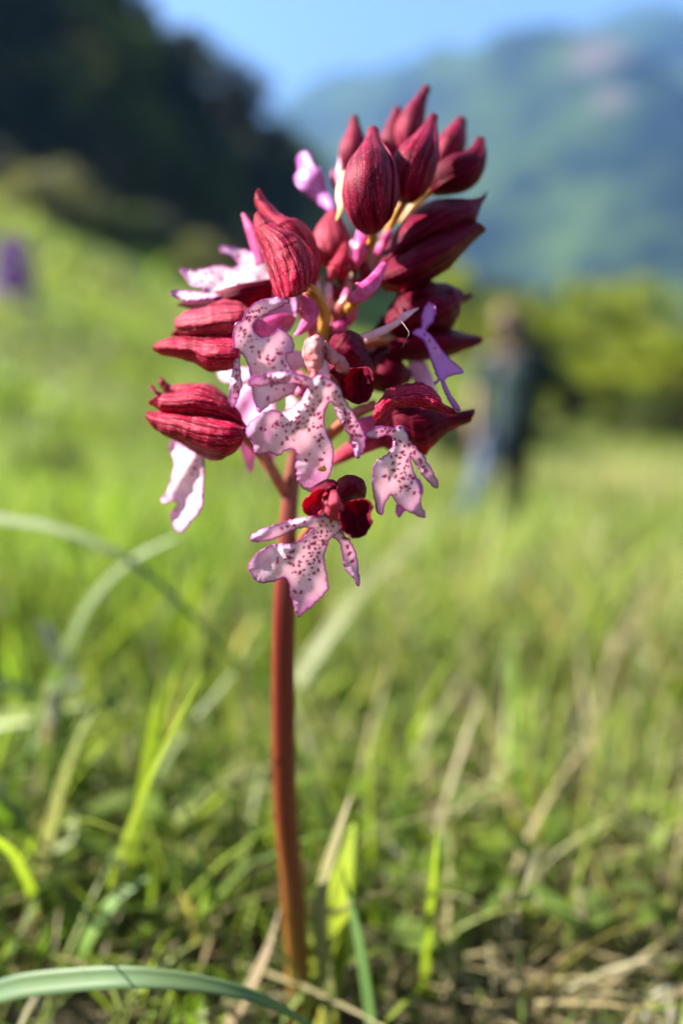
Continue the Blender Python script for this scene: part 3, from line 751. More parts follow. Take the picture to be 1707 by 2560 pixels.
def shell(parent, outline, d0, base, tip, bulge=6.0, mat='sepal', tilt=(0, 0), veins=5, groove=0.5, seed=None, ruffle=0.5, thick=0.00022, name='sepal', jag=0.8, back=0.0):
    """domed sepal: outline in photograph pixels, domed towards the camera by bulge mm about its base-tip axis, edges turned back"""
    seed = seed if seed is not None else int(outline[0][0] * 3 + outline[0][1]) % 991
    r = np.random.default_rng(seed)
    O = closed_spline(outline, 3.0); k = len(O)
    tan = np.roll(O, -1, 0) - np.roll(O, 1, 0); nrm = np.stack([tan[:, 1], -tan[:, 0]], 1); nrm /= np.maximum(np.linalg.norm(nrm, axis=1), 1e-6)[:, None]
    ang = np.arange(k) / k * 6.283
    O = O + nrm * (jag * sum(np.sin(ang * f + r.random() * 6.28) * a for f, a in ((k // 6, 0.4), (k // 10, 0.6), (k // 19, 0.7))))[:, None]
    lo, hi = O.min(0), O.max(0); st = 2.4
    gx, gy = np.meshgrid(np.arange(lo[0], hi[0], st), np.arange(lo[1], hi[1], st * 0.87))
    gx = gx + (np.arange(gx.shape[0]) % 2)[:, None] * st * 0.5
    g = np.stack([gx.ravel(), gy.ravel()], 1) + r.normal(0, 0.12, (gx.size, 2)); g = g[inside(g[:, 0], g[:, 1], O)]
    near = np.array([((O - p) ** 2).sum(1).min() for p in g]); g = g[near > 2.2]
    vo, eo, fo, *_ = delaunay_2d_cdt([Vector(p) for p in np.concatenate([O, g])], [], [list(range(k))], 1, 1e-4)
    P = np.array([(p.x, p.y) for p in vo])
    b, t = np.array(base, float), np.array(tip, float); L = np.linalg.norm(t - b); e = (t - b) / L; q = np.array([-e[1], e[0]])
    uO, wO = (O - b) @ e / L, (O - b) @ q; u, w = (P - b) @ e / L, (P - b) @ q
    bins = np.linspace(uO.min() - 1e-3, uO.max() + 1e-3, 33); mid = 0.5 * (bins[1:] + bins[:-1]); hi_, lo_ = [], []
    for i in range(32):
        m = (uO >= bins[i] - 0.03) & (uO <= bins[i + 1] + 0.03)
        hi_.append(wO[m].max() if m.any() else np.nan); lo_.append(wO[m].min() if m.any() else np.nan)
    hi_, lo_ = np.array(hi_), np.array(lo_); ok = ~np.isnan(hi_)
    H = np.interp(u, mid[ok], hi_[ok]); Lw = np.interp(u, mid[ok], lo_[ok])
    half = np.maximum((H - Lw) * 0.5, 2.0); v = np.clip((w - (H + Lw) * 0.5) / half, -1, 1); ev = np.clip(np.abs(v), 0, 1)
    uc = np.clip((u - uO.min()) / (uO.max() - uO.min()), 0, 1)
    prof = np.clip(half / half.max(), 0, 1) ** 0.7
    dome = np.clip(1 - ev ** 2, 0, 1) ** 0.75 * prof
    vein = np.zeros(len(P)); ph = r.random() * 6.28
    for j in range(veins):
        vk = -0.78 + 1.56 * j / max(1, veins - 1) + 0.06 * np.sin(5 * uc + j * 1.7 + ph)
        vein = np.maximum(vein, np.exp(-((v - vk) / (0.035 + 0.03 * r.random())) ** 2))
    vein = vein * np.clip((1 - uc) * 5, 0, 1)
    lump = np.array([mnoise.noise(Vector((a * 4 + seed, c * 2.2, 0.7))) for a, c in zip(uc, v)])
    rip = ruffle * (np.sin(uc * 11 + 3 * v + ph) * 0.5 + np.sin(uc * 23 - 5 * v + 2 * ph) * 0.3) * ev
    d = d0 + tilt[0] * (P[:, 0] - lo[0]) + tilt[1] * (P[:, 1] - lo[1]) - bulge * dome + 0.20 * groove * vein * prof - 0.07 * bulge * lump + rip + back * uc ** 2
    D = D0 + d * 0.001
    verts = np.stack([(P[:, 0] - CX) / F * D, d * 0.001, CAMZ + (CY - P[:, 1]) / F * D], 1)
    o = link(name, make_mesh(verts, fo, True, np.stack([uc, v * 0.5 + 0.5, vein, ev], 1).astype(np.float32)), M[mat], parent)
    md = o.modifiers.new('thickness', 'SOLIDIFY'); md.thickness = thick; md.offset = -1
    return o

def ovary(parent, pts, r=(10, 12, 13, 10), mat='ovary', twist=1.0, name='ovary'):
    dm = sum(p[2] for p in pts) / len(pts)
    return tube(name, [V(*p) for p in pts], list(r), M[mat], parent, 22, 14, twist, 3, 0.14, dm)

HWP = [0.45, 0.9, 1.0, 0.86, 0.5, 0.2, 0.02]      # a generic pointed sepal
def hw(w, prof=HWP): return [w * a for a in prof]
BLUNT = [0.5, 0.85, 1.0, 1.0, 0.9, 0.7, 0.25]

# --- buds at the top
BP = [0.4, 0.85, 1.0, 0.93, 0.72, 0.48, 0.28, 0.12]
bud([(1024, 395, 4), (1022, 330, 4), (1040, 275, 4), (1066, 220, 5)], hw(33, BP), seed=1, ovary=[(1012, 440, 2), (1018, 420, 3), (1024, 390, 4)])
bud([(985, 425, 6), (980, 370, 6), (984, 320, 6), (993, 273, 7)], hw(30, BP), seed=2, ovary=[(985, 470, 2), (985, 445, 4), (985, 415, 6)])
bud([(892, 440, 4), (884, 390, 3), (886, 340, 3), (885, 293, 3)], hw(34, BP), seed=3, ovary=[(930, 540, 2), (905, 480, 3), (892, 435, 4)])
bud([(925, 572, -14), (924, 500, -18), (930, 420, -17), (933, 326, -13)], hw(66, [0.32, 0.80, 1.0, 0.95, 0.75, 0.48, 0.26, 0.09]), seed=4, twist=0.5,
    ovary=[(905, 690, -4), (915, 640, -8), (930, 600, -11), (927, 562, -14)])
bud([(1012, 495, -8), (1030, 430, -12), (1058, 370, -11), (1083, 293, -8)], hw(50, [0.4, 0.88, 1.0, 0.9, 0.7, 0.46, 0.26, 0.09]), seed=5,
    ovary=[(955, 600, -2), (985, 550, -5), (1010, 500, -8)])
bud([(1098, 425, 4), (1115, 385, 3), (1135, 345, 3), (1152, 303, 4)], hw(34, [0.4, 0.85, 1, 1, 0.85, 0.65, 0.45, 0.25]), seed=6, ovary=[(1050, 480, 2), (1075, 455, 3), (1100, 422, 4)])
bud([(1080, 470, -2), (1120, 445, -4), (1165, 425, -4), (1190, 390, -3), (1200, 350, -2)], hw(40, [0.4, 0.8, 1, 1, 0.82, 0.6, 0.36, 0.12]), mat='sepal_shade', seed=7,
    ovary=[(1000, 560, 0), (1040, 510, -1), (1085, 468, -2)])
# --- the pink half open flower on the left of the tip
fl = sub('flower', orchid)
lip(fl, [(742, 462), (738, 445), (746, 422), (742, 395), (755, 381), (770, 380), (782, 405), (791, 421), (801, 419), (811, 447), (823, 485), (838, 520), (832, 534), (800, 512), (770, 490), (750, 472)], 1, 'lip_violet', tilt=(-0.05, 0.02), curl=2.5, seed=31, spots=[(806, 470, 3)], jag=1.0)
sepal(fl, [(856, 480, 0), (848, 430, -1), (848, 390, 0)], hw(14), (-0.4, 0.1, 0.9), 50, 'petal_light', 'petal')
sepal(fl, [(842, 470, 2), (832, 440, 2), (831, 418, 2)], hw(11), (-0.4, 0.1, 0.9), 50, 'petal', 'petal')
sepal(fl, [(866, 690, -2), (820, 640, -7), (802, 575, -6), (828, 522, -1)], [18, 44, 50, 40, 14], (-0.5, 0.1, 0.85), 65, 'sepal_pale')
sepal(fl, [(845, 712, -5), (842, 660, -10), (862, 600, -7)], [10, 26, 22, 4], (-0.4, 0.0, 0.9), 60, 'sepal')
sepal(fl, [(880, 690, 3), (865, 610, 2), (850, 540, 4)], [18, 40, 34, 8], (0.4, 0.2, 0.8), 60, 'sepal')
ovary(fl, [(845, 800, 0), (848, 750, -3), (852, 700, -4)], (8, 10, 9), 'ovary_red')
sepal(orchid, [(858, 428, -9), (848, 480, -12), (851, 515, -13), (840, 551, -12)], [10, 16, 15, 11, 2], (-0.5, 0.1, 0.85), 40, 'bract', 'bract', veins=0)
# pink lip and spur beneath the big bud
fl = sub('flower', orchid)
sepal(fl, [(878, 678, -7), (896, 620, -11), (903, 560, -8)], [10, 22, 24, 8], (-0.3, 0.1, 0.95), 60, 'petal', 'petal', veins=3)
sepal(fl, [(866, 690, -5), (872, 650, -8), (880, 600, -7)], [6, 12, 12, 4], (-0.3, 0.1, 0.95), 60, 'petal_light', 'petal', veins=3)
sepal(fl, [(868, 738, -18), (892, 724, -22), (925, 697, -21), (960, 655, -17)], [14, 26, 24, 18, 10], (-0.3, 0.25, 0.9), 70, 'petal', 'spur', veins=3)
ovary(fl, [(858, 800, -3), (880, 762, -12), (912, 738, -16), (945, 700, -14)], (9, 11, 12, 9))
# big flower on the right, its back toned dark as shade
shell(fl, [(1219, 480), (1205, 492), (1190, 498), (1165, 499), (1130, 499), (1096, 500), (1065, 510), (1035, 530), (1000, 565), (970, 610), (950, 650), (965, 680), (1010, 660), (1080, 620), (1150, 590), (1180, 570), (1190, 545), (1200, 515)], -7, (950, 665), (1219, 480), 8, 'sepal_shade', tilt=(0.01, 0.0))
shell(fl, [(1212, 571), (1200, 560), (1185, 556), (1172, 558), (1120, 570), (1060, 590), (1000, 630), (960, 668), (955, 700), (985, 715), (1040, 715), (1090, 690), (1125, 665), (1160, 625), (1185, 600), (1205, 582)], -10, (955, 690), (1212, 571), 8, 'sepal_shade', tilt=(0.012, 0.0))
sepal(fl, [(950, 712, -3), (1010, 705, -8), (1070, 680, -7), (1130, 655, -3)], [20, 36, 36, 24, 4], (0.1, -0.4, 0.85), 60, 'sepal')
# --- hood on the upper left (upright, sunlit)
fl = sub('flower', orchid)
shell(fl, [(641, 531), (655, 540), (688, 566), (738, 588), (772, 622), (784, 668), (772, 713), (757, 733), (728, 741), (694, 745), (678, 700), (662, 645), (648, 605), (637, 575)], -18, (735, 748), (641, 531), 9, 'sepal', tilt=(-0.015, 0.0), groove=0.8, veins=6, seed=5)
shell(fl, [(643, 474), (651, 479), (669, 506), (700, 535), (722, 547), (752, 556), (783, 592), (797, 640), (797, 670), (787, 712), (765, 732), (740, 700), (720, 640), (690, 590), (660, 545), (640, 508)], -13, (775, 735), (643, 474), 7, 'sepal', groove=0.6, seed=6)
sepal(fl, [(770, 728, -6), (760, 640, -4), (710, 570, -5), (655, 520, -8)], [20, 46, 40, 20, 3], (0.5, 0.1, -0.8), 60, 'sepal')
sepal(fl, [(650, 660, -9), (630, 590, -9), (606, 533, -8)], [16, 18, 14, 3], (-0.5, 0.2, 0.8), 40, 'petal', 'petal', veins=2)
ovary(fl, [(766, 718, -17), (792, 742, -17), (812, 790, -13), (803, 842, -9), (800, 900, -2)], (16, 15, 15, 15, 12))
sepal(fl, [(752, 738, -19), (770, 780, -21), (752, 820, -20), (734, 840, -19)], [10, 22, 24, 16, 3], (-0.3, 0.2, 0.9), 50, 'petal', 'petal', veins=2)
# --- flower with the sunlit horizontal lip
fl = sub('flower', orchid)
lip(fl, [(551, 618), (565, 615), (604, 624), (650, 640), (672, 664), (680, 695), (655, 718), (632, 726), (584, 728), (551, 743), (500, 751), (455, 750), (425, 731), (446, 726), (500, 729), (507, 721), (481, 715), (462, 692), (452, 670), (494, 675), (551, 664), (577, 670), (597, 660), (580, 641), (556, 632)],
    -8, 'lip', tilt=(0.01, -0.10), curl=-3.0, seed=12, tips=[(452, 670), (425, 731), (551, 620)], blush=50,
    spines=[[(480, 730, 20), (560, 700, 34), (660, 690, 40)], [(590, 630, 16), (650, 655, 20)]], nspots=34)
sepal(fl, [(690, 726, -10), (600, 744, -14), (520, 758, -12), (443, 762, -8)], [30, 32, 28, 20, 2], (-0.1, -0.35, 0.9), 60, 'sepal_shade')
sepal(fl, [(700, 700, -4), (620, 705, -2), (540, 725, 0)], [36, 40, 30, 6], (-0.2, -0.2, 0.9), 60, 'sepal')
ovary(fl, [(690, 715, -8), (745, 770, -4), (785, 850, 0)], (12, 11, 10), 'ovary_red')
# --- flower with rosy hood and spotted lip on the left
fl = sub('flower', orchid)
shell(fl, [(437, 808), (445, 795), (457, 785), (494, 768), (540, 752), (570, 750), (600, 758), (622, 778), (616, 815), (592, 840), (520, 848), (465, 842), (448, 828)], -11, (622, 795), (437, 808), 7, 'sepal_pale', tilt=(-0.01, -0.02), veins=4, groove=0.3, seed=8)
shell(fl, [(383, 867), (425, 847), (470, 843), (520, 842), (565, 836), (594, 850), (598, 885), (584, 918), (545, 927), (520, 925), (488, 907), (450, 894), (410, 886)], -14, (598, 880), (383, 867), 7, 'sepal', tilt=(-0.012, 0.0), veins=4, groove=0.6, seed=9)
sepal(fl, [(605, 845, -8), (530, 830, -5), (430, 835, -6)], [30, 46, 36, 5], (-0.2, 0.2, -0.9), 60, 'sepal')
lip(fl, [(583, 833), (590, 808), (606, 800), (615, 778), (641, 755), (679, 745), (717, 745), (722, 756), (695, 770), (660, 789), (636, 806), (634, 826), (653, 842), (679, 836), (697, 822), (719, 834), (735, 855), (732, 880), (716, 888), (728, 922), (735, 950), (741, 965), (735, 982), (705, 996), (672, 1013), (650, 1033), (638, 1012), (630, 972), (627, 945), (618, 905), (604, 884), (600, 905), (605, 960), (592, 1003), (582, 1028), (572, 1003), (575, 962), (585, 905), (583, 865)],
    -22, 'lip', tilt=(0.015, 0.02), curl=1.6, seed=17, tips=[(725, 870), (735, 960), (650, 1030), (582, 1010), (700, 750)], blush=46,
    spines=[[(600, 830, 24), (650, 870, 50), (690, 900, 50), (680, 970, 36)], [(612, 800, 10), (660, 770, 12)], [(593, 890, 8), (588, 1000, 10)]], nspots=62)
sepal(fl, [(612, 850, -13), (648, 818, -17), (700, 795, -14), (735, 790, -12)], [22, 36, 34, 24, 10], (-0.2, 0.1, 1), 50, 'petal', 'petal', veins=3)
sepal(fl, [(640, 900, -12), (700, 900, -15), (770, 890, -12)], [24, 40, 36, 16], (0, 0.1, 1), 50, 'petal_light', 'petal', veins=2)
ovary(fl, [(640, 850, -12), (700, 900, -6), (760, 980, 0)], (12, 11, 10), 'ovary_red')
# --- hood on the left with hanging lip
fl = sub('flower', orchid)
shell(fl, [(365, 1033), (372, 1030), (400, 1032), (450, 1030), (520, 1032), (580, 1042), (618, 1068), (613, 1085), (596, 1118), (570, 1138), (545, 1149), (509, 1141), (452, 1106), (410, 1085), (388, 1070), (370, 1048)], -14, (618, 1078), (365, 1033), 9, 'sepal', tilt=(-0.012, 0.0), groove=0.7, seed=21)
shell(fl, [(375, 964), (384, 968), (396, 982), (430, 985), (470, 975), (510, 966), (545, 980), (575, 1002), (598, 1035), (616, 1068), (580, 1054), (520, 1044), (450, 1038), (410, 1030), (385, 1013), (372, 1005), (380, 998), (392, 990), (380, 978)], -14, (616, 1068), (374, 985), 6, 'sepal', tilt=(-0.012, -0.01), groove=0.7, seed=22)
shell(fl, [(401, 941), (408, 950), (425, 963), (460, 962), (520, 962), (550, 978), (575, 1005), (500, 995), (440, 990), (412, 978), (400, 958)], -9, (575, 1000), (401, 941), 4, 'sepal_pale', groove=0.4, seed=23)
lip(fl, [(423, 1113), (436, 1102), (477, 1125), (509, 1140), (508, 1217), (506, 1265), (491, 1290), (477, 1303), (456, 1329), (436, 1319), (428, 1284), (442, 1266), (436, 1252), (420, 1256), (407, 1259), (404, 1248), (420, 1226), (432, 1185), (436, 1155), (425, 1128)],
    -8, 'lip', tilt=(-0.07, 0.0), curl=-2.0, seed=24, tips=[(407, 1255), (450, 1320), (500, 1280)], blush=60, spots=[(487, 1170, 5), (487, 1205, 4), (480, 1185, 3), (470, 1240, 4), (488, 1150, 4)], waves=1.4)
ovary(fl, [(608, 1080, -12), (650, 1130, -6), (684, 1185, -4), (716, 1240, 0)], (13, 14, 15, 13), 'ovary_red')
# --- back flower, its pale lip showing between the others
fl = sub('flower', orchid)
lip(fl, [(584, 985), (628, 962), (672, 985), (690, 1030), (660, 1066), (625, 1080), (600, 1068), (588, 1020)], 0, 'lip_pink', tilt=(-0.05, 0), seed=41, blush=40)
lip(fl, [(548, 938), (556, 922), (600, 920), (640, 926), (650, 950), (600, 956), (560, 952)], 3, 'lip_pink', tilt=(-0.04, -0.05), seed=42)
lip(fl, [(596, 1090), (640, 1075), (690, 1090), (690, 1130), (675, 1170), (662, 1174), (645, 1148), (637, 1142), (634, 1173), (622, 1178), (612, 1150)], -3, 'lip_pink', tilt=(0, 0.03), seed=43)
ovary(fl, [(640, 1040, 2), (700, 1080, 2), (745, 1130, 0)], (11, 11, 10), 'ovary_red')
# more petals and ovaries deep in the spike
fl = sub('flower', orchid)
for q, (pp, ww, mm) in enumerate([([(775, 780, -4), (790, 730, -7), (784, 680, -6)], 13, 'petal_light'), ([(815, 800, -5), (818, 740, -8), (822, 690, -6)], 11, 'petal_light'),
                                  ([(848, 790, -6), (858, 750, -9), (868, 715, -8)], 13, 'petal'), ([(700, 800, -8), (712, 770, -9), (735, 752, -8)], 20, 'petal_light'),
                                  ([(770, 850, -4), (782, 800, -8), (765, 750, -6)], 12, 'petal'), ([(820, 705, -7), (830, 670, -9), (842, 640, -7)], 15, 'sepal_pale')]):
    sepal(fl, pp, hw(ww, BLUNT), (-0.3, 0.1, 0.95), 60, mm, 'petal', veins=2)
rf = random.Random(77)
for q in range(26):
    yy = 600 + 460 * q / 25; ax = axis_at(yy); sd = -1 if q % 2 else 1
    x0 = ax + sd * rf.uniform(4, 14); dd = rf.uniform(-7, 1); ln = rf.uniform(48, 84); out = sd * rf.uniform(22, 52)
    mm = rf.choice(['petal', 'petal_light', 'sepal_pale', 'petal', 'sepal'])
    sepal(fl, [(x0, yy + ln * 0.55, dd + 2), (x0 + out * 0.6, yy, dd - 3), (x0 + out, yy - ln * 0.5, dd - 1)], hw(rf.uniform(12, 24), BLUNT if mm.startswith('petal') else HWP), (sd * 0.3 - 0.2, 0.1, 0.95), 58, mm, 'petal', veins=2, seed=300 + q)
ovary(fl, [(830, 860, 0), (840, 800, -6), (868, 755, -9), (930, 730, -8)], (13, 14, 14, 10), 'ovary_red')
ovary(fl, [(800, 880, -2), (790, 800, -4), (776, 730, -2)], (10, 10, 9), 'ovary')
ovary(fl, [(812, 860, 1), (822, 790, -2), (830, 720, -2)], (9, 10, 9), 'ovary_red')
lip(fl, [(640, 720), (690, 715), (735, 735), (740, 790), (720, 830), (690, 822), (650, 790)], -10, 'lip_pink', tilt=(-0.04, 0.0), seed=51)
# --- the front flower
fl = sub('flower', orchid)
lip(fl, [(780, 945), (800, 938), (824, 950), (846, 967), (865, 1003), (891, 1045), (911, 1084), (911, 1118), (897, 1144), (886, 1135), (878, 1097), (862, 1071), (843, 1039), (833, 1010), (822, 1006), (810, 1030), (810, 1057), (819, 1086), (833, 1121), (829, 1169), (815, 1204), (790, 1214), (777, 1228), (755, 1217), (745, 1201), (740, 1169), (739, 1130), (716, 1124), (697, 1139), (678, 1131), (640, 1134), (633, 1108), (620, 1092), (617, 1070), (637, 1045), (675, 1025), (707, 1030), (745, 1010), (762, 985), (768, 966), (735, 958), (690, 960), (636, 964), (621, 955), (636, 940), (690, 931), (738, 933)],
    -31, 'lip', tilt=(0.012, 0.040), curl=2.2, bulge=0.6, seed=61, tips=[(640, 1090), (780, 1210), (625, 952), (900, 1130)], blush=85, jag=1.6,
    spines=[[(790, 960, 40), (785, 1010, 44), (770, 1070, 60), (790, 1120, 46)], [(770, 1050, 20), (690, 1070, 30)], [(835, 975, 12), (890, 1095, 10)], [(660, 946, 8), (770, 950, 14)], [(780, 970, 50), (790, 1060, 50)]], nspots=95,
    spots=[(652, 1070, 4.5), (663, 1073, 2.8), (692, 1060, 6), (765, 1150, 4), (862, 1030, 5), (872, 1052, 5), (877, 1066, 5), (706, 1107, 3.5)],
    extra=lambda x, y: 3.0 * np.clip((700 - x) / 90, 0, 1) ** 2 * (y > 1000) + 2.5 * np.clip((y - 1150) / 80, 0, 1) ** 2)
shell(fl, [(763, 857), (775, 846), (795, 841), (808, 852), (815, 880), (812, 915), (800, 945), (790, 953), (782, 949), (768, 915), (760, 885)], -31, (800, 838), (788, 953), 3.5, 'sepal_lit_fold', veins=2, groove=0.9, ruffle=1.2, seed=31, jag=1.6)
shell(fl, [(812, 855), (826, 868), (845, 885), (862, 902), (872, 918), (866, 937), (850, 928), (838, 912), (822, 905), (815, 880)], -31, (812, 855), (868, 935), 3, 'sepal_lit_fold', veins=2, groove=0.9, ruffle=1.2, seed=32, jag=1.8)
shell(fl, [(824, 852), (845, 836), (878, 829), (903, 848), (918, 885), (932, 920), (930, 945), (895, 940), (860, 920), (836, 895)], -22, (826, 860), (930, 935), 8, 'sepal_shade', veins=3, groove=0.4, seed=33, jag=1.2)
shell(fl, [(848, 945), (860, 925), (895, 918), (928, 922), (935, 955), (930, 985), (919, 1004), (895, 1011), (865, 998), (850, 978)], -33, (890, 915), (890, 1012), -4.5, 'sepal_shade', veins=4, groove=0.5, seed=34, jag=1.0)
sepal(fl, [(812, 880, -24), (850, 900, -27), (870, 950, -26)], [26, 40, 40, 22], (0.0, 0.0, 1), 40, 'sepal_shade', veins=2, seed=35)
sepal(fl, [(796, 955, -32), (806, 930, -34), (812, 900, -33)], [16, 20, 16, 6], (0, 0.1, 1), 70, 'petal_light', 'column', veins=0)
ovary(fl, [(870, 900, -20), (840, 930, -8), (800, 980, -2)], (13, 13, 12), 'ovary_red')
# --- flower on the right, toned dark for shade, with folded violet lip
fl = sub('flower', orchid)
shell(fl, [(1178, 737), (1160, 735), (1150, 725), (1140, 722), (1120, 712), (1080, 707), (1031, 709), (1000, 730), (975, 770), (965, 810), (985, 835), (1040, 842), (1090, 834), (1125, 820), (1140, 795), (1150, 765), (1165, 750)], -6, (968, 830), (1178, 737), 8, 'sepal_shade', tilt=(0.01, 0), seed=71, jag=1.8)
shell(fl, [(1206, 846), (1195, 842), (1160, 836), (1125, 822), (1080, 815), (1020, 820), (980, 840), (975, 880), (1010, 900), (1060, 899), (1120, 889), (1170, 870), (1200, 858)], -5, (975, 865), (1206, 846), 6, 'sepal_shade', tilt=(0.01, 0), seed=72)
sepal(fl, [(930, 830, 0), (950, 805, -4), (990, 800, -3)], [16, 24, 20, 6], (0, 0.4, 0.9), 60, 'sepal_shade', seed=73)
sepal(fl, [(896, 842, -16), (940, 826, -19), (985, 806, -20), (1012, 783, -20), (1045, 769, -19)], [16, 15, 13, 9, 13, 2], (-0.3, 0.5, 0.8), 70, 'petal_light', 'petal', veins=2)
lip(fl, [(1030, 832), (1040, 822), (1052, 818), (1054, 790), (1060, 768), (1073, 755), (1088, 768), (1084, 800), (1066, 824), (1080, 842), (1098, 868), (1124, 896), (1157, 926), (1150, 934), (1128, 940), (1112, 950), (1124, 982), (1151, 1020), (1146, 1026), (1132, 1018), (1110, 978), (1100, 952), (1088, 962), (1086, 955), (1093, 945), (1080, 910), (1066, 868), (1056, 850), (1040, 840)],
    -19, 'lip_violet', tilt=(0.03, -0.02), curl=-2.2, seed=74, tips=[(1073, 765), (1120, 930), (1140, 1015)], blush=40, spots=[(1060, 838, 3.5), (1072, 852, 3.5), (1086, 870, 3)], jag=1.0)
ovary(fl, [(990, 850, -8), (930, 852, -8), (880, 880, -3), (820, 900, 0)], (14, 16, 14, 12), 'ovary_red')
# flower between, its hood toned dark for shade
fl = sub('flower', orchid)
sepal(fl, [(905, 930, -2), (950, 915, -8), (1000, 925, -8), (1030, 940, -4)], [40, 58, 56, 44, 16], (0.0, 0.05, 1), 60, 'sepal_shade', seed=81)
sepal(fl, [(900, 880, 0), (950, 868, -5), (1010, 880, -3)], [26, 36, 34, 10], (0, 0.4, 0.9), 60, 'sepal_shade', seed=82)
lip(fl, [(1020, 900), (1052, 895), (1075, 930), (1090, 985), (1080, 1000), (1050, 985), (1030, 945)], -2, 'lip_pink', tilt=(0.03, 0), seed=83)
ovary(fl, [(905, 930, -3), (860, 950, -1), (810, 970, 0)], (13, 13, 11), 'ovary_red')
# --- lower right flower
fl = sub('flower', orchid)
shell(fl, [(932, 1052), (936, 1030), (950, 1000), (983, 970), (1022, 962), (1057, 959), (1088, 982), (1108, 1010), (1140, 1030), (1120, 1033), (1090, 1024), (1050, 1016), (1005, 1016), (965, 1027), (945, 1044)], -20, (932, 1050), (1140, 1032), 4.5, 'sepal', tilt=(0.0, -0.06), veins=3, groove=0.9, ruffle=1.2, seed=91, jag=1.3)
shell(fl, [(1186, 1028), (1178, 1042), (1175, 1052), (1136, 1068), (1105, 1090), (1079, 1116), (1060, 1138), (1040, 1120), (1010, 1100), (985, 1070), (985, 1030), (1020, 1010), (1070, 1010), (1110, 1024), (1150, 1030), (1178, 1025)], -15, (985, 1065), (1186, 1028), 6, 'sepal_shade', tilt=(0.01, 0.01), seed=92, groove=0.7)
sepal(fl, [(945, 1110, -10), (985, 1060, -13), (1030, 1030, -12)], [32, 44, 42, 24], (-0.1, -0.1, 1), 50, 'sepal_pale', seed=93)
lip(fl, [(985, 1068), (1003, 1062), (1014, 1080), (1026, 1105), (1055, 1136), (1080, 1175), (1095, 1209), (1087, 1220), (1060, 1194), (1038, 1160), (1024, 1142), (1034, 1180), (1050, 1225), (1052, 1260), (1064, 1290), (1054, 1294), (1030, 1283), (1009, 1272), (990, 1256), (978, 1238), (972, 1240), (960, 1262), (957, 1283), (949, 1288), (940, 1274), (937, 1257), (930, 1214), (931, 1180), (938, 1155), (958, 1142), (976, 1126), (982, 1106), (978, 1092), (962, 1088), (940, 1096), (922, 1094), (912, 1086), (925, 1074), (950, 1065)],
    -25, 'lip', tilt=(0.035, 0.03), curl=1.8, seed=94, tips=[(950, 1280), (1055, 1285), (1090, 1212), (918, 1086)], blush=62,
    spines=[[(995, 1075, 22), (1000, 1110, 24), (985, 1165, 44), (985, 1220, 46)], [(930, 1080, 6), (975, 1076, 8)], [(1020, 1110, 12), (1070, 1180, 8)], [(1010, 1160, 30), (1020, 1220, 30)]], nspots=52)
lip(fl, [(1030, 1185), (1048, 1200), (1058, 1228), (1048, 1240), (1035, 1250), (1010, 1278), (995, 1294), (990, 1270), (1010, 1220)], -19, 'lip_violet', seed=95, curl=1.0)
ovary(fl, [(940, 1012, -12), (895, 1030, -12), (850, 1062, -8), (800, 1110, -2), (765, 1150, 0)], (12, 14, 15, 15, 12), 'ovary_red')
sepal(fl, [(880, 1120, -11), (905, 1065, -15), (940, 1040, -13)], [14, 26, 24, 8], (-0.1, 0.1, 1), 60, 'petal', 'petal', veins=2)
sepal(fl, [(815, 1160, -5), (870, 1118, -11), (960, 1098, -12)], [10, 22, 24, 16], (-0.1, 0.3, 0.9), 70, 'sepal_pale', 'spur', veins=2)
# --- the lowest flower
fl = sub('flower', orchid)
lip(fl, [(800, 1290), (820, 1282), (845, 1290), (852, 1315), (862, 1338), (878, 1356), (891, 1389), (896, 1429), (899, 1458), (893, 1465), (884, 1447), (862, 1421), (855, 1389), (850, 1361), (838, 1346), (826, 1346), (812, 1384), (813, 1418), (820, 1468), (806, 1489), (784, 1511), (762, 1529), (744, 1540), (734, 1507), (724, 1479), (721, 1457), (709, 1444), (680, 1454), (648, 1455), (630, 1438), (622, 1414), (644, 1382), (680, 1362), (734, 1357), (760, 1343), (778, 1320), (741, 1322), (687, 1346), (640, 1354), (626, 1347), (643, 1329), (705, 1306), (760, 1293)],
    -29, 'lip', tilt=(0.012, 0.035), curl=2.0, bulge=0.5, seed=101, tips=[(630, 1420), (750, 1520), (632, 1345), (893, 1455)], blush=80, jag=1.5,
    spines=[[(812, 1300, 30), (800, 1340, 40), (780, 1390, 56), (770, 1430, 50)], [(820, 1330, 20), (790, 1370, 30)]], nspots=58,
    spots=[(693, 1402, 4.5), (722, 1393, 6), (728, 1380, 5), (725, 1407, 4), (738, 1478, 4.5), (753, 1480, 4), (868, 1366, 4.5), (873, 1383, 4.5), (880, 1403, 4.5), (850, 1328, 4), (860, 1344, 4), (735, 1312, 3.5), (718, 1316, 3.5), (705, 1320, 3), (760, 1304, 3), (695, 1395, 3)],
    extra=lambda x, y: 3.0 * np.clip((690 - x) / 70, 0, 1) ** 2 * (y > 1370) + 2.5 * np.clip((y - 1470) / 70, 0, 1) ** 2)
shell(fl, [(838, 1240), (840, 1215), (850, 1198), (868, 1190), (885, 1190), (905, 1203), (913, 1222), (908, 1245), (885, 1252), (858, 1252)], -25, (850, 1250), (905, 1200), 6, 'sepal_shade', veins=3, groove=0.6, ruffle=0.8, seed=102, jag=1.2)
shell(fl, [(850, 1262), (880, 1250), (908, 1246), (930, 1258), (934, 1268), (926, 1285), (930, 1310), (918, 1332), (900, 1344), (875, 1344), (856, 1325), (846, 1295)], -35, (860, 1255), (905, 1344), -4.5, 'sepal_shade', veins=4, groove=0.8, ruffle=1.0, seed=103, jag=1.4)
shell(fl, [(755, 1268), (762, 1245), (785, 1228), (808, 1220), (820, 1235), (806, 1250), (808, 1270), (795, 1290), (770, 1290)], -33, (815, 1228), (768, 1288), -3.5, 'sepal', veins=2, groove=0.8, ruffle=1.0, seed=104, jag=1.4)
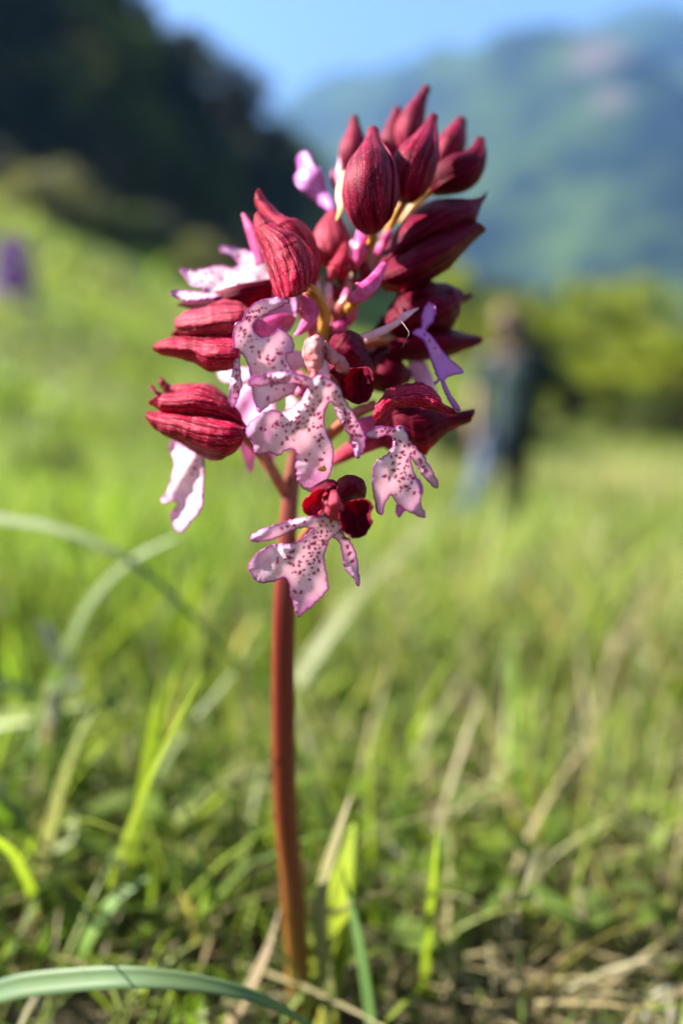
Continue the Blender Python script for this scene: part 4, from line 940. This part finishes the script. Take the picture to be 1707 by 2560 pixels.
shell(fl, [(778, 1230), (795, 1212), (820, 1200), (840, 1206), (846, 1232), (820, 1240), (800, 1240)], -24, (785, 1235), (840, 1205), 4, 'sepal_shade', veins=2, groove=0.6, ruffle=0.8, seed=105)
sepal(fl, [(828, 1300, -32), (836, 1262, -35), (834, 1224, -33)], [22, 24, 18, 8], (0, 0.1, 1), 65, 'sepal_pale', 'column', veins=0)
sepal(fl, [(790, 1290, -29), (806, 1268, -31), (822, 1250, -31)], [8, 13, 12, 5], (-0.2, 0.3, 0.95), 60, 'petal_light', 'petal', veins=0)
sepal(fl, [(808, 1262, -25), (836, 1258, -26), (870, 1280, -26)], [26, 34, 34, 20], (0, 0, 1), 30, 'sepal', veins=0, seed=106)
ovary(fl, [(845, 1240, -22), (810, 1262, -12), (770, 1330, -3), (735, 1380, 0)], (13, 14, 14, 12), 'ovary_red')
# basal leaves clasping the stem
def oleaf(pix, w, col, col2):
    pts = [V(*p) for p in pix]; sc = D0 / F
    o = ribbon(pts, [w * sc * q for q in (0.5, 0.9, 1.0, 1.0, 0.8, 0.5, 0.05)], 30, (-0.6, -0.75, 0.25), 0.3, None, 'leaf', col, col2, orchid); return o
oleaf([(765, 2640, 38), (800, 2480, 34), (830, 2330, 30), (860, 2190, 30), (885, 2060, 33)], 72, (0.24, 0.28, 0.02), (0.32, 0.40, 0.03))
oleaf([(745, 2660, 40), (690, 2560, 44), (600, 2480, 50), (480, 2430, 58), (380, 2440, 66)], 60, (0.16, 0.26, 0.04), (0.2, 0.32, 0.05))
oleaf([(765, 2660, 34), (815, 2560, 28), (828, 2450, 26), (815, 2330, 27)], 34, (0.42, 0.36, 0.06), (0.36, 0.38, 0.05))

# tiny things on the flower
lens_body('pollen_speck', (805, 1169), -26.6, 11, 10, 'tiny orange speck stuck to a spotted lip lobe', 'speck', mat_simple('orange_speck', (0.55, 0.22, 0.01), (0.6, 0.3, 0.02), 2000, 0.5, 0.1), 0.2).scale = (1, 0.4, 1)
def thread(name, pts, r_px, label):
    o = tube(name, [V(*p) for p in pts], [r_px, r_px], M['white_litter'], None, 20, 5)
    tag(o, label, 'spider silk'); return o
thread('spider_thread', [(1002, 802, -22), (1012, 815, -24), (1022, 833, -25), (1014, 850, -24), (1006, 868, -20)], 0.3, 'fine spider thread hanging from the pale pink petal')

# ------------------------------------------------------------------ trees and shrubs
def leaf_cloud(n, clumps, size, rng, flat=0.0):
    """leaf faces gathered in clumps; clumps: list of (center, radius)"""
    cen = np.array([c for c, r in clumps]); rr = np.array([r for c, r in clumps])
    k = rng.choice(len(clumps), n, p=rr ** 2 / (rr ** 2).sum())
    d = rng.normal(size=(n, 3)); d /= np.linalg.norm(d, axis=1)[:, None]
    p = cen[k] + d * (rr[k] * rng.random(n) ** 0.45)[:, None] * np.array([1, 1, 0.8 - flat])
    a = rng.normal(size=(n, 3)); a /= np.linalg.norm(a, axis=1)[:, None]
    b = np.cross(a, rng.normal(size=(n, 3))); b /= np.linalg.norm(b, axis=1)[:, None]
    s = (size * rng.uniform(0.6, 1.4, n))[:, None]
    v = np.stack([p - a * s, p + b * s * 0.45 - a * s * 0.1, p + a * s, p - b * s * 0.45 - a * s * 0.1], 1).reshape(-1, 3)
    f = np.arange(4 * n).reshape(n, 4)
    return fast_mesh(v, f, None, False)

def branch_mesh(segs, m=7):
    verts, faces = [], []
    for p, q, r0, r1 in segs:
        p, q = np.array(p, float), np.array(q, float); t = (q - p) / np.linalg.norm(q - p)
        s = np.cross(t, (0.3, 0.9, 0.2)); s /= np.linalg.norm(s); w = np.cross(s, t); o = len(verts)
        for pt, r in ((p, r0), (q, r1)):
            for k in range(m):
                a = 6.283 * k / m; verts.append(pt + (s * math.cos(a) + w * math.sin(a)) * r)
        for k in range(m): faces.append((o + k, o + (k + 1) % m, o + m + (k + 1) % m, o + m + k))
        faces.append(tuple(o + m + k for k in range(m)))
    return fast_like(verts, faces)
def fast_like(verts, faces):
    me = bpy.data.meshes.new('m'); me.from_pydata([tuple(v) for v in verts], [], faces)
    me.polygons.foreach_set('use_smooth', [True] * len(me.polygons)); return me

def tree_proto(seed, kind):
    """1 m tall unit tree: (crown mesh, trunk mesh)"""
    r = np.random.default_rng(seed); segs = [((0, 0, -0.03), (0.01, 0.01, 0.35), 0.028, 0.02), ((0.01, 0.01, 0.35), (0.0, -0.01, 0.93), 0.02, 0.004)]
    cl = []
    if kind == 'conifer':
        for i in range(34):
            z = 0.12 + 0.85 * (i / 33); rad_ = 0.25 * (1.04 - z) ** 0.8; a = i * 2.4 + r.random()
            q = (math.cos(a) * rad_ * 0.75, math.sin(a) * rad_ * 0.75, z - 0.02)
            cl.append((q, 0.05 + rad_ * 0.42)); segs.append(((0, 0, z), q, 0.006, 0.002))
    else:
        for i in range(26):
            a = r.random() * 6.283; z = 0.22 + 0.74 * r.random(); w = 0.36 * math.sin(math.pi * min(1, 0.12 + z * 0.86)) ** 0.7
            q = (math.cos(a) * w * r.uniform(0.4, 1), math.sin(a) * w * r.uniform(0.4, 1), z)
            cl.append((q, r.uniform(0.08, 0.15))); segs.append(((0, 0, max(0.15, z - 0.18)), q, 0.009, 0.003))
    return leaf_cloud(2600, cl, 0.028, r), branch_mesh(segs)
TREES = [tree_proto(1, 'conifer'), tree_proto(2, 'broad'), tree_proto(3, 'broad'), tree_proto(4, 'conifer')]

def plant_tree(px, D, h, proto, mat, label, group, name='tree', fat=1.0, sink=0.0):
    x = (px - CX) / F * D; y = D - D0
    t = thing(name, label, 'tree', (x, y, float(hill(x, y)) - sink), group)
    t.rotation_euler = (0, 0, random.random() * 6.28); t.scale = (h * fat, h * fat, h)
    cm, tm = TREES[proto]
    c = link('crown', cm.copy(), None, t); c.data.materials.clear(); c.data.materials.append(M[mat])
    tr = link('trunk', tm, None, t)
    if not tm.materials: tm.materials.append(M['bark'])
    return t
# the wood on the left hillside: close trees, the olive ones with sunlight put into their colour
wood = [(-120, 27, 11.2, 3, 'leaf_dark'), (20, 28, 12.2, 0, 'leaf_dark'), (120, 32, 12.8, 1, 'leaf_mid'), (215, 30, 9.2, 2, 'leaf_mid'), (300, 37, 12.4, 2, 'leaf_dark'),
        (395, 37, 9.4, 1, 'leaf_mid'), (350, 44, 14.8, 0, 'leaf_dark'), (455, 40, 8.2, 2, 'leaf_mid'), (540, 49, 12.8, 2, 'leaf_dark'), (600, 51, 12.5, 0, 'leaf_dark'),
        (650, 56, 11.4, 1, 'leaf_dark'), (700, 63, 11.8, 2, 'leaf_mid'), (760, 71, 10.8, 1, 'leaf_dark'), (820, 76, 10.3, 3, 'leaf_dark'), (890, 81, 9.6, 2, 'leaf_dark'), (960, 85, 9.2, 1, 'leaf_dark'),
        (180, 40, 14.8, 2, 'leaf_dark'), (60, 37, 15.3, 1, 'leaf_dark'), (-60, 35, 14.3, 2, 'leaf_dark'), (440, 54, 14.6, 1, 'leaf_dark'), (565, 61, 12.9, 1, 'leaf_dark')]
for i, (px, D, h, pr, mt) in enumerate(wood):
    lab = {'leaf_dark': ('dark conifer' if pr in (0, 3) else 'dark rounded broadleaf tree') + ' in the shaded wood on the hillside', 'leaf_mid': 'tree with its crown painted sunlit olive in the shaded wood'}[mt]
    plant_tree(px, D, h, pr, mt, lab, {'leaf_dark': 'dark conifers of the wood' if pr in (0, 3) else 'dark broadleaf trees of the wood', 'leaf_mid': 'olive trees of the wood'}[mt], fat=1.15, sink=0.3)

def shrub_proto(seed):
    r = np.random.default_rng(seed); cl, segs = [], []
    for i in range(16):
        a = r.random() * 6.283; w = 0.42 * math.sqrt(r.random()); z = 0.2 + 0.62 * r.random() * (1 - w)
        q = (math.cos(a) * w, math.sin(a) * w, z); cl.append((q, r.uniform(0.14, 0.24))); segs.append(((q[0] * 0.15, q[1] * 0.15, -0.05), q, 0.014, 0.005))
    return leaf_cloud(1500, cl, 0.045, r), branch_mesh(segs, 5)
SHRUBS = [shrub_proto(s) for s in (11, 12, 13)]
def plant_shrub(px, D, w, h, pr, mat, label, group=None, sink=0.08):
    x = (px - CX) / F * D; y = D - D0
    t = thing('shrub', label, 'shrub', (x, y, float(hill(x, y)) - sink), group)
    t.rotation_euler = (0, 0, random.random() * 6.28); t.scale = (w, w, h)
    cm, tm = SHRUBS[pr]
    c = link('crown', cm.copy(), None, t); c.data.materials.clear(); c.data.materials.append(M[mat])
    link('stems', tm, None, t)
    if not tm.materials: tm.materials.append(M['bark'])
    return t
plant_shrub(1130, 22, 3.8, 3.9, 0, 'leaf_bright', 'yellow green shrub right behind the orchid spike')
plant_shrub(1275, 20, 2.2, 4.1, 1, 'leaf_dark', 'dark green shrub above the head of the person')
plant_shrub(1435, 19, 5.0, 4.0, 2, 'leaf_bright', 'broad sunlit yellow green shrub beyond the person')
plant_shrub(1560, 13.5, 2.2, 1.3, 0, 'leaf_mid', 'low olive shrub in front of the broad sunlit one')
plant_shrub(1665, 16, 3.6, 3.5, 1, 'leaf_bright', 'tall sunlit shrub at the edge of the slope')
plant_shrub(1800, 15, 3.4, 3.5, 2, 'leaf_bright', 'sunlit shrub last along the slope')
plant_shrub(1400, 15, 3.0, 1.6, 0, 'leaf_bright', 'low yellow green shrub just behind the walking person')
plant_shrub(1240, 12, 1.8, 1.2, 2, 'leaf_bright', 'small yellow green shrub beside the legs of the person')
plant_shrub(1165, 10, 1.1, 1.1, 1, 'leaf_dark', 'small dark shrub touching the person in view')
plant_shrub(140, 22, 3.0, 2.4, 1, 'leaf_brown', 'brownish bush below the shaded wood')
plant_shrub(290, 23, 3.2, 2.2, 0, 'leaf_mid', 'olive bush next to the brownish bush')
plant_shrub(420, 25, 2.6, 2.2, 2, 'leaf_dark', 'dark bush at the foot of the wood')
plant_shrub(520, 22, 3.4, 1.6, 0, 'leaf_brown', 'wide brownish thicket on the open slope')
plant_shrub(640, 27, 3.8, 2.8, 1, 'leaf_dark', 'large dark bush close to the wood behind the hoods')
plant_shrub(30, 23, 2.6, 2.4, 2, 'leaf_dark', 'dark bush beside the brownish bush')
plant_shrub(140, 3.2, 0.36, 0.30, 1, 'leaf_dark', 'small dark leafy clump beside the purple flower spike')

# purple flower spike far off on the left
def flower_spike(px, py, D, h, label):
    x = (px - CX) / F * D; y = D - D0; z = CAMZ + (CY - py) / F * D
    t = thing('flower_spike', label, 'flower', (x, y, 0)); g = float(hill(x, y))
    tube('stem', [Vector((0, 0, g - 0.01)), Vector((0.004, 0, (g + z) / 2)), Vector((0, 0, z + h * 0.45))], [30, 26, 10], M['leaf_mid'], t, 12, 8)
    me = None
    r = random.Random(3)
    for k in range(46):
        u = k / 45; a = k * 2.4
        if me is None:
            bm = bmesh.new()
            vs = [bm.verts.new(q) for q in ((0, 0, 0), (0.004, 0.007, 0.002), (0.002, 0.015, 0.006), (-0.004, 0.007, 0.002), (0.006, 0.018, 0.001), (-0.006, 0.018, 0.001))]
            for f in ((0, 1, 2), (0, 2, 3), (1, 4, 2), (2, 5, 3)): bm.faces.new([vs[i] for i in f])
            me = bpy.data.meshes.new('floret'); bm.to_mesh(me); bm.free(); me.materials.append(M['purple'])
        o = link('floret', me, None, t)
        rad_ = 0.006 * (1 - 0.7 * u)
        o.location = (math.cos(a) * rad_, math.sin(a) * rad_, z - h * 0.5 + h * u)
        o.rotation_euler = (r.uniform(-0.2, 0.5), r.uniform(-0.3, 0.3), a - 1.57); s = (2.2 - 1.1 * u) * h / 0.10; o.scale = (s, s, s)
        md = o.modifiers.new('thickness', 'SOLIDIFY'); md.thickness = 0.0006
M['purple'] = mat_simple('purple_petal', (0.24, 0.10, 0.38), (0.36, 0.18, 0.52), 300, 0.5, 0.3)
flower_spike(35, 680, 1.15, 0.105, 'tall purple flower spike standing in the grass')

# ------------------------------------------------------------------ the walking person
def add_skin_layer(me):
    bm = bmesh.new(); bm.from_mesh(me); bm.verts.layers.skin.verify(); bm.to_mesh(me); bm.free()
def skin_mesh(name, joints, edges, mat, parent, root=0, levels=2):
    me = bpy.data.meshes.new(name); me.from_pydata([j[0] for j in joints], edges, [])
    add_skin_layer(me)
    o = link(name, me, mat, parent)
    sv = me.skin_vertices[0].data
    for i, j in enumerate(joints):
        rx = j[1]; sv[i].radius = rx if isinstance(rx, tuple) else (rx, rx); sv[i].use_root = (i == root)
    sk = o.modifiers.new('skin', 'SKIN'); sk.use_smooth_shade = True
    md = o.modifiers.new('smooth', 'SUBSURF'); md.levels = levels; md.render_levels = levels
    me.polygons.foreach_set('use_smooth', [True] * len(me.polygons))
    return o

M['skin'] = mat_simple('skin', (0.11, 0.056, 0.040), (0.14, 0.074, 0.055), 40, 0.5, 0.0, 0.4, 0.001)
M['hair'] = mat_simple('brown_hair', (0.025, 0.012, 0.006), (0.045, 0.022, 0.012), 120, 0.5, 0.0, 0.3, 0.002)
M['shirt'] = mat_simple('grey_blue_shirt', (0.020, 0.034, 0.038), (0.028, 0.045, 0.050), 20, 0.85, 0.0, 0.1, 0.004)
M['jacket'] = mat_simple('shade_toned_jacket', (0.003, 0.007, 0.008), (0.006, 0.012, 0.013), 20, 0.8, 0.0, 0.1, 0.004)
M['jeans'] = mat_simple('blue_jeans', (0.055, 0.07, 0.11), (0.07, 0.09, 0.135), 60, 0.9, 0.0, 0.1, 0.003)
M['jeans_shade'] = mat_simple('shade_toned_jeans', (0.006, 0.008, 0.010), (0.010, 0.012, 0.016), 60, 0.9, 0.0, 0.1, 0.003)  # the same jeans with shade put into the colour
M['shoe'] = mat_simple('dark_shoe', (0.02, 0.03, 0.05), (0.03, 0.045, 0.07), 60, 0.6, 0.0, 0.3, 0.002)

PD = 4.75
def pp(px, py, dd=0.0):
    D = PD + dd
    return (((px - CX) / F * D) - PX, D - D0 - PY, CAMZ + (CY - py) / F * D - PZ)
PX = (1215 - CX) / F * PD; PY = PD - D0; PZ = float(hill(PX, PY))
# feet level chosen on the slope
person = thing('person', 'person in a pale shirt and shade-toned jacket striding past with one hand on hip', 'person', (PX, PY, PZ))
# body in one continuous skin: head, neck, trunk, arms, hands
def hand(joints, edges, wrist_i, wr, dirv, side):
    d = Vector(dirv).normalized(); sdv = Vector(side).normalized(); nrm = d.cross(sdv)
    w = Vector(wr); pi = len(joints); joints.append((tuple(w + d * 0.06), (0.036, 0.016))); edges.append((wrist_i, pi))
    for k, (off, L) in enumerate(((-0.03, 0.065), (-0.01, 0.078), (0.01, 0.074), (0.03, 0.058))):
        b = w + d * 0.085 + sdv * off; i0 = len(joints)
        joints.append((tuple(b), 0.010)); joints.append((tuple(b + d * L * 0.5 + nrm * 0.006), 0.009)); joints.append((tuple(b + d * L * 0.9 + nrm * 0.028), 0.007))
        edges += [(pi, i0), (i0, i0 + 1), (i0 + 1, i0 + 2)]
    i0 = len(joints); b = w + d * 0.03 - sdv * 0.045
    joints.append((tuple(b), 0.012)); joints.append((tuple(b + d * 0.04 - sdv * 0.014 + nrm * 0.01), 0.010)); edges += [(pi, i0), (i0, i0 + 1)]
J, E = [], []
def add(px, py, dd, r, par=None):
    J.append((pp(px, py, dd), r)); i = len(J) - 1
    if par is not None: E.append((par, i))
    return i
pelvis = add(1262, 1065, 0, (0.13, 0.10)); waist = add(1268, 1010, 0, (0.125, 0.095), pelvis); chest = add(1275, 945, 0, (0.15, 0.11), waist); neck0 = add(1275, 890, 0, (0.09, 0.07), chest)
neck = add(1272, 868, -0.02, 0.05, neck0); jaw = add(1262, 842, -0.05, (0.062, 0.068), neck); skull = add(1262, 795, -0.03, (0.078, 0.092), jaw); crown_ = add(1264, 765, -0.02, (0.062, 0.075), skull)
nose = add(1250, 815, -0.135, 0.012, jaw)
shl = add(1218, 900, 0, 0.06, neck0); ell = add(1192, 980, -0.02, 0.042, shl); wrl = add(1186, 1060, -0.10, 0.028, ell)
shr = add(1335, 905, 0.02, 0.06, neck0); elr = add(1455, 1005, 0.10, 0.046, shr); wrr = add(1372, 1065, 0.0, 0.032, elr)
hand(J, E, wrl, pp(1186, 1060, -0.10), (0.0, -0.25, -1), (0.3, -1, 0))
hand(J, E, wrr, pp(1372, 1065, 0.0), (-0.9, -0.1, -0.4), (0.2, -1, 0.3))
hl = add(1235, 1100, 0, 0.085, pelvis); kl = add(1195, 1215, -0.05, 0.06, hl); al = add(1165, 1322, 0.05, 0.045, kl)
hr = add(1292, 1100, 0.03, 0.085, pelvis); kr = add(1285, 1205, 0.18, 0.06, hr); ar = add(1278, 1290, 0.42, 0.045, kr)
skin_mesh('body', J, E, M['skin'], person, 0, 2)
def garment(name, idx, mat, grow, extra_edges=None):
    m = {a: i for i, a in enumerate(idx)}
    def g(r): return tuple(x + grow for x in r) if isinstance(r, tuple) else r + grow
    js = [(J[a][0], g(J[a][1])) for a in idx]; es = [(m[a], m[b]) for a, b in E if a in m and b in m]
    return skin_mesh(name, js, es, M[mat], person, 0, 2)
skin_mesh('shirt', [(pp(1258, 1085, 0), (0.155, 0.125)), (pp(1262, 1020, 0), (0.15, 0.125)), (pp(1266, 945, 0), (0.17, 0.135)), (pp(1270, 895, 0), (0.12, 0.09)), (pp(1222, 903, -0.01), 0.082), (pp(1194, 975, -0.03), 0.066)], [(0, 1), (1, 2), (2, 3), (3, 4), (4, 5)], M['shirt'], person, 1, 2)
# open jacket over back and far side, near-black to carry the body's shade
js = [(pp(1292, 1095, -0.04), (0.16, 0.15)), (pp(1300, 1015, -0.04), (0.165, 0.16)), (pp(1304, 940, -0.04), (0.185, 0.17)), (pp(1296, 892, -0.01), (0.10, 0.10)), (pp(1340, 905, 0.03), 0.10), (pp(1400, 955, 0.05), 0.095), (pp(1458, 1008, 0.06), 0.085), (pp(1385, 1062, 0.0), 0.06)]
skin_mesh('jacket', js, [(0, 1), (1, 2), (2, 3), (3, 4), (4, 5), (5, 6), (6, 7)], M['jacket'], person, 1, 2)
skin_mesh('trousers', [(pp(1262, 1062, 0), (0.16, 0.13)), (pp(1234, 1110, 0), 0.115), (pp(1195, 1215, -0.05), 0.082), (pp(1166, 1318, 0.05), 0.065)], [(0, 1), (1, 2), (2, 3)], M['jeans'], person, 0, 2)
skin_mesh('trouser_leg', [(pp(1280, 1062, 0.02), (0.14, 0.13)), (pp(1293, 1110, 0.03), 0.115), (pp(1286, 1205, 0.18), 0.085), (pp(1278, 1288, 0.42), 0.066)], [(0, 1), (1, 2), (2, 3)], M['jeans_shade'], person, 0, 2)['label'] = 'trouser leg with deep shade in its colour'
for fx, fy, dd in ((1165, 1330, 0.05), (1278, 1296, 0.42)):
    skin_mesh('shoe', [(pp(fx + 8, fy + 8, dd + 0.05), 0.042), (pp(fx - 4, fy + 12, dd - 0.06), 0.045), (pp(fx - 20, fy + 18, dd - 0.16), 0.034)], [(0, 1), (1, 2)], M['shoe'], person, 0, 2)
skin_mesh('hair', [(pp(1286, 852, 0.04), (0.085, 0.07)), (pp(1283, 810, 0.01), (0.105, 0.095)), (pp(1274, 766, -0.03), (0.088, 0.095))], [(0, 1), (1, 2)], M['hair'], person, 1, 2)
skin_mesh('beard', [(pp(1272, 862, -0.06), (0.05, 0.045)), (pp(1262, 845, -0.10), (0.052, 0.03))], [(0, 1)], M['hair'], person, 0, 2)
for ex in (-0.03, 0.03):
    q = pp(1254, 798, -0.115); bm = bmesh.new(); bmesh.ops.create_uvsphere(bm, u_segments=10, v_segments=8, radius=0.012)
    me = bpy.data.meshes.new('eye'); bm.to_mesh(me); bm.free(); o = link('eye', me, M['hair'], person); o.location = (q[0] + ex, q[1], q[2])

# ------------------------------------------------------------------ the air
def haze_box(x0, x1, y0, y1, z0, z1, density):
    v = [(x, y, z) for z in (z0, z1) for y in (y0, y1) for x in (x0, x1)]
    f = [(0, 2, 3, 1), (4, 5, 7, 6), (0, 1, 5, 4), (2, 6, 7, 3), (0, 4, 6, 2), (1, 3, 7, 5)]
    me = bpy.data.meshes.new('haze'); me.from_pydata(v, [], f)
    m = bpy.data.materials.new('haze'); m.use_nodes = True; t = m.node_tree; t.nodes.clear()
    out = t.nodes.new('ShaderNodeOutputMaterial'); pv = t.nodes.new('ShaderNodeVolumePrincipled')
    pv.inputs['Color'].default_value = (0.24, 0.50, 1.0, 1); pv.inputs['Density'].default_value = density; pv.inputs['Anisotropy'].default_value = 0.15
    t.links.new(pv.outputs[0], out.inputs['Volume'])
    o = link('haze', me, m); tag(o, 'thin blue mountain haze', 'haze', kind='stuff'); return o
HZ = True
if HZ: haze_box(-260, 1200, -20, 1200, -300, 860, 0.00024)
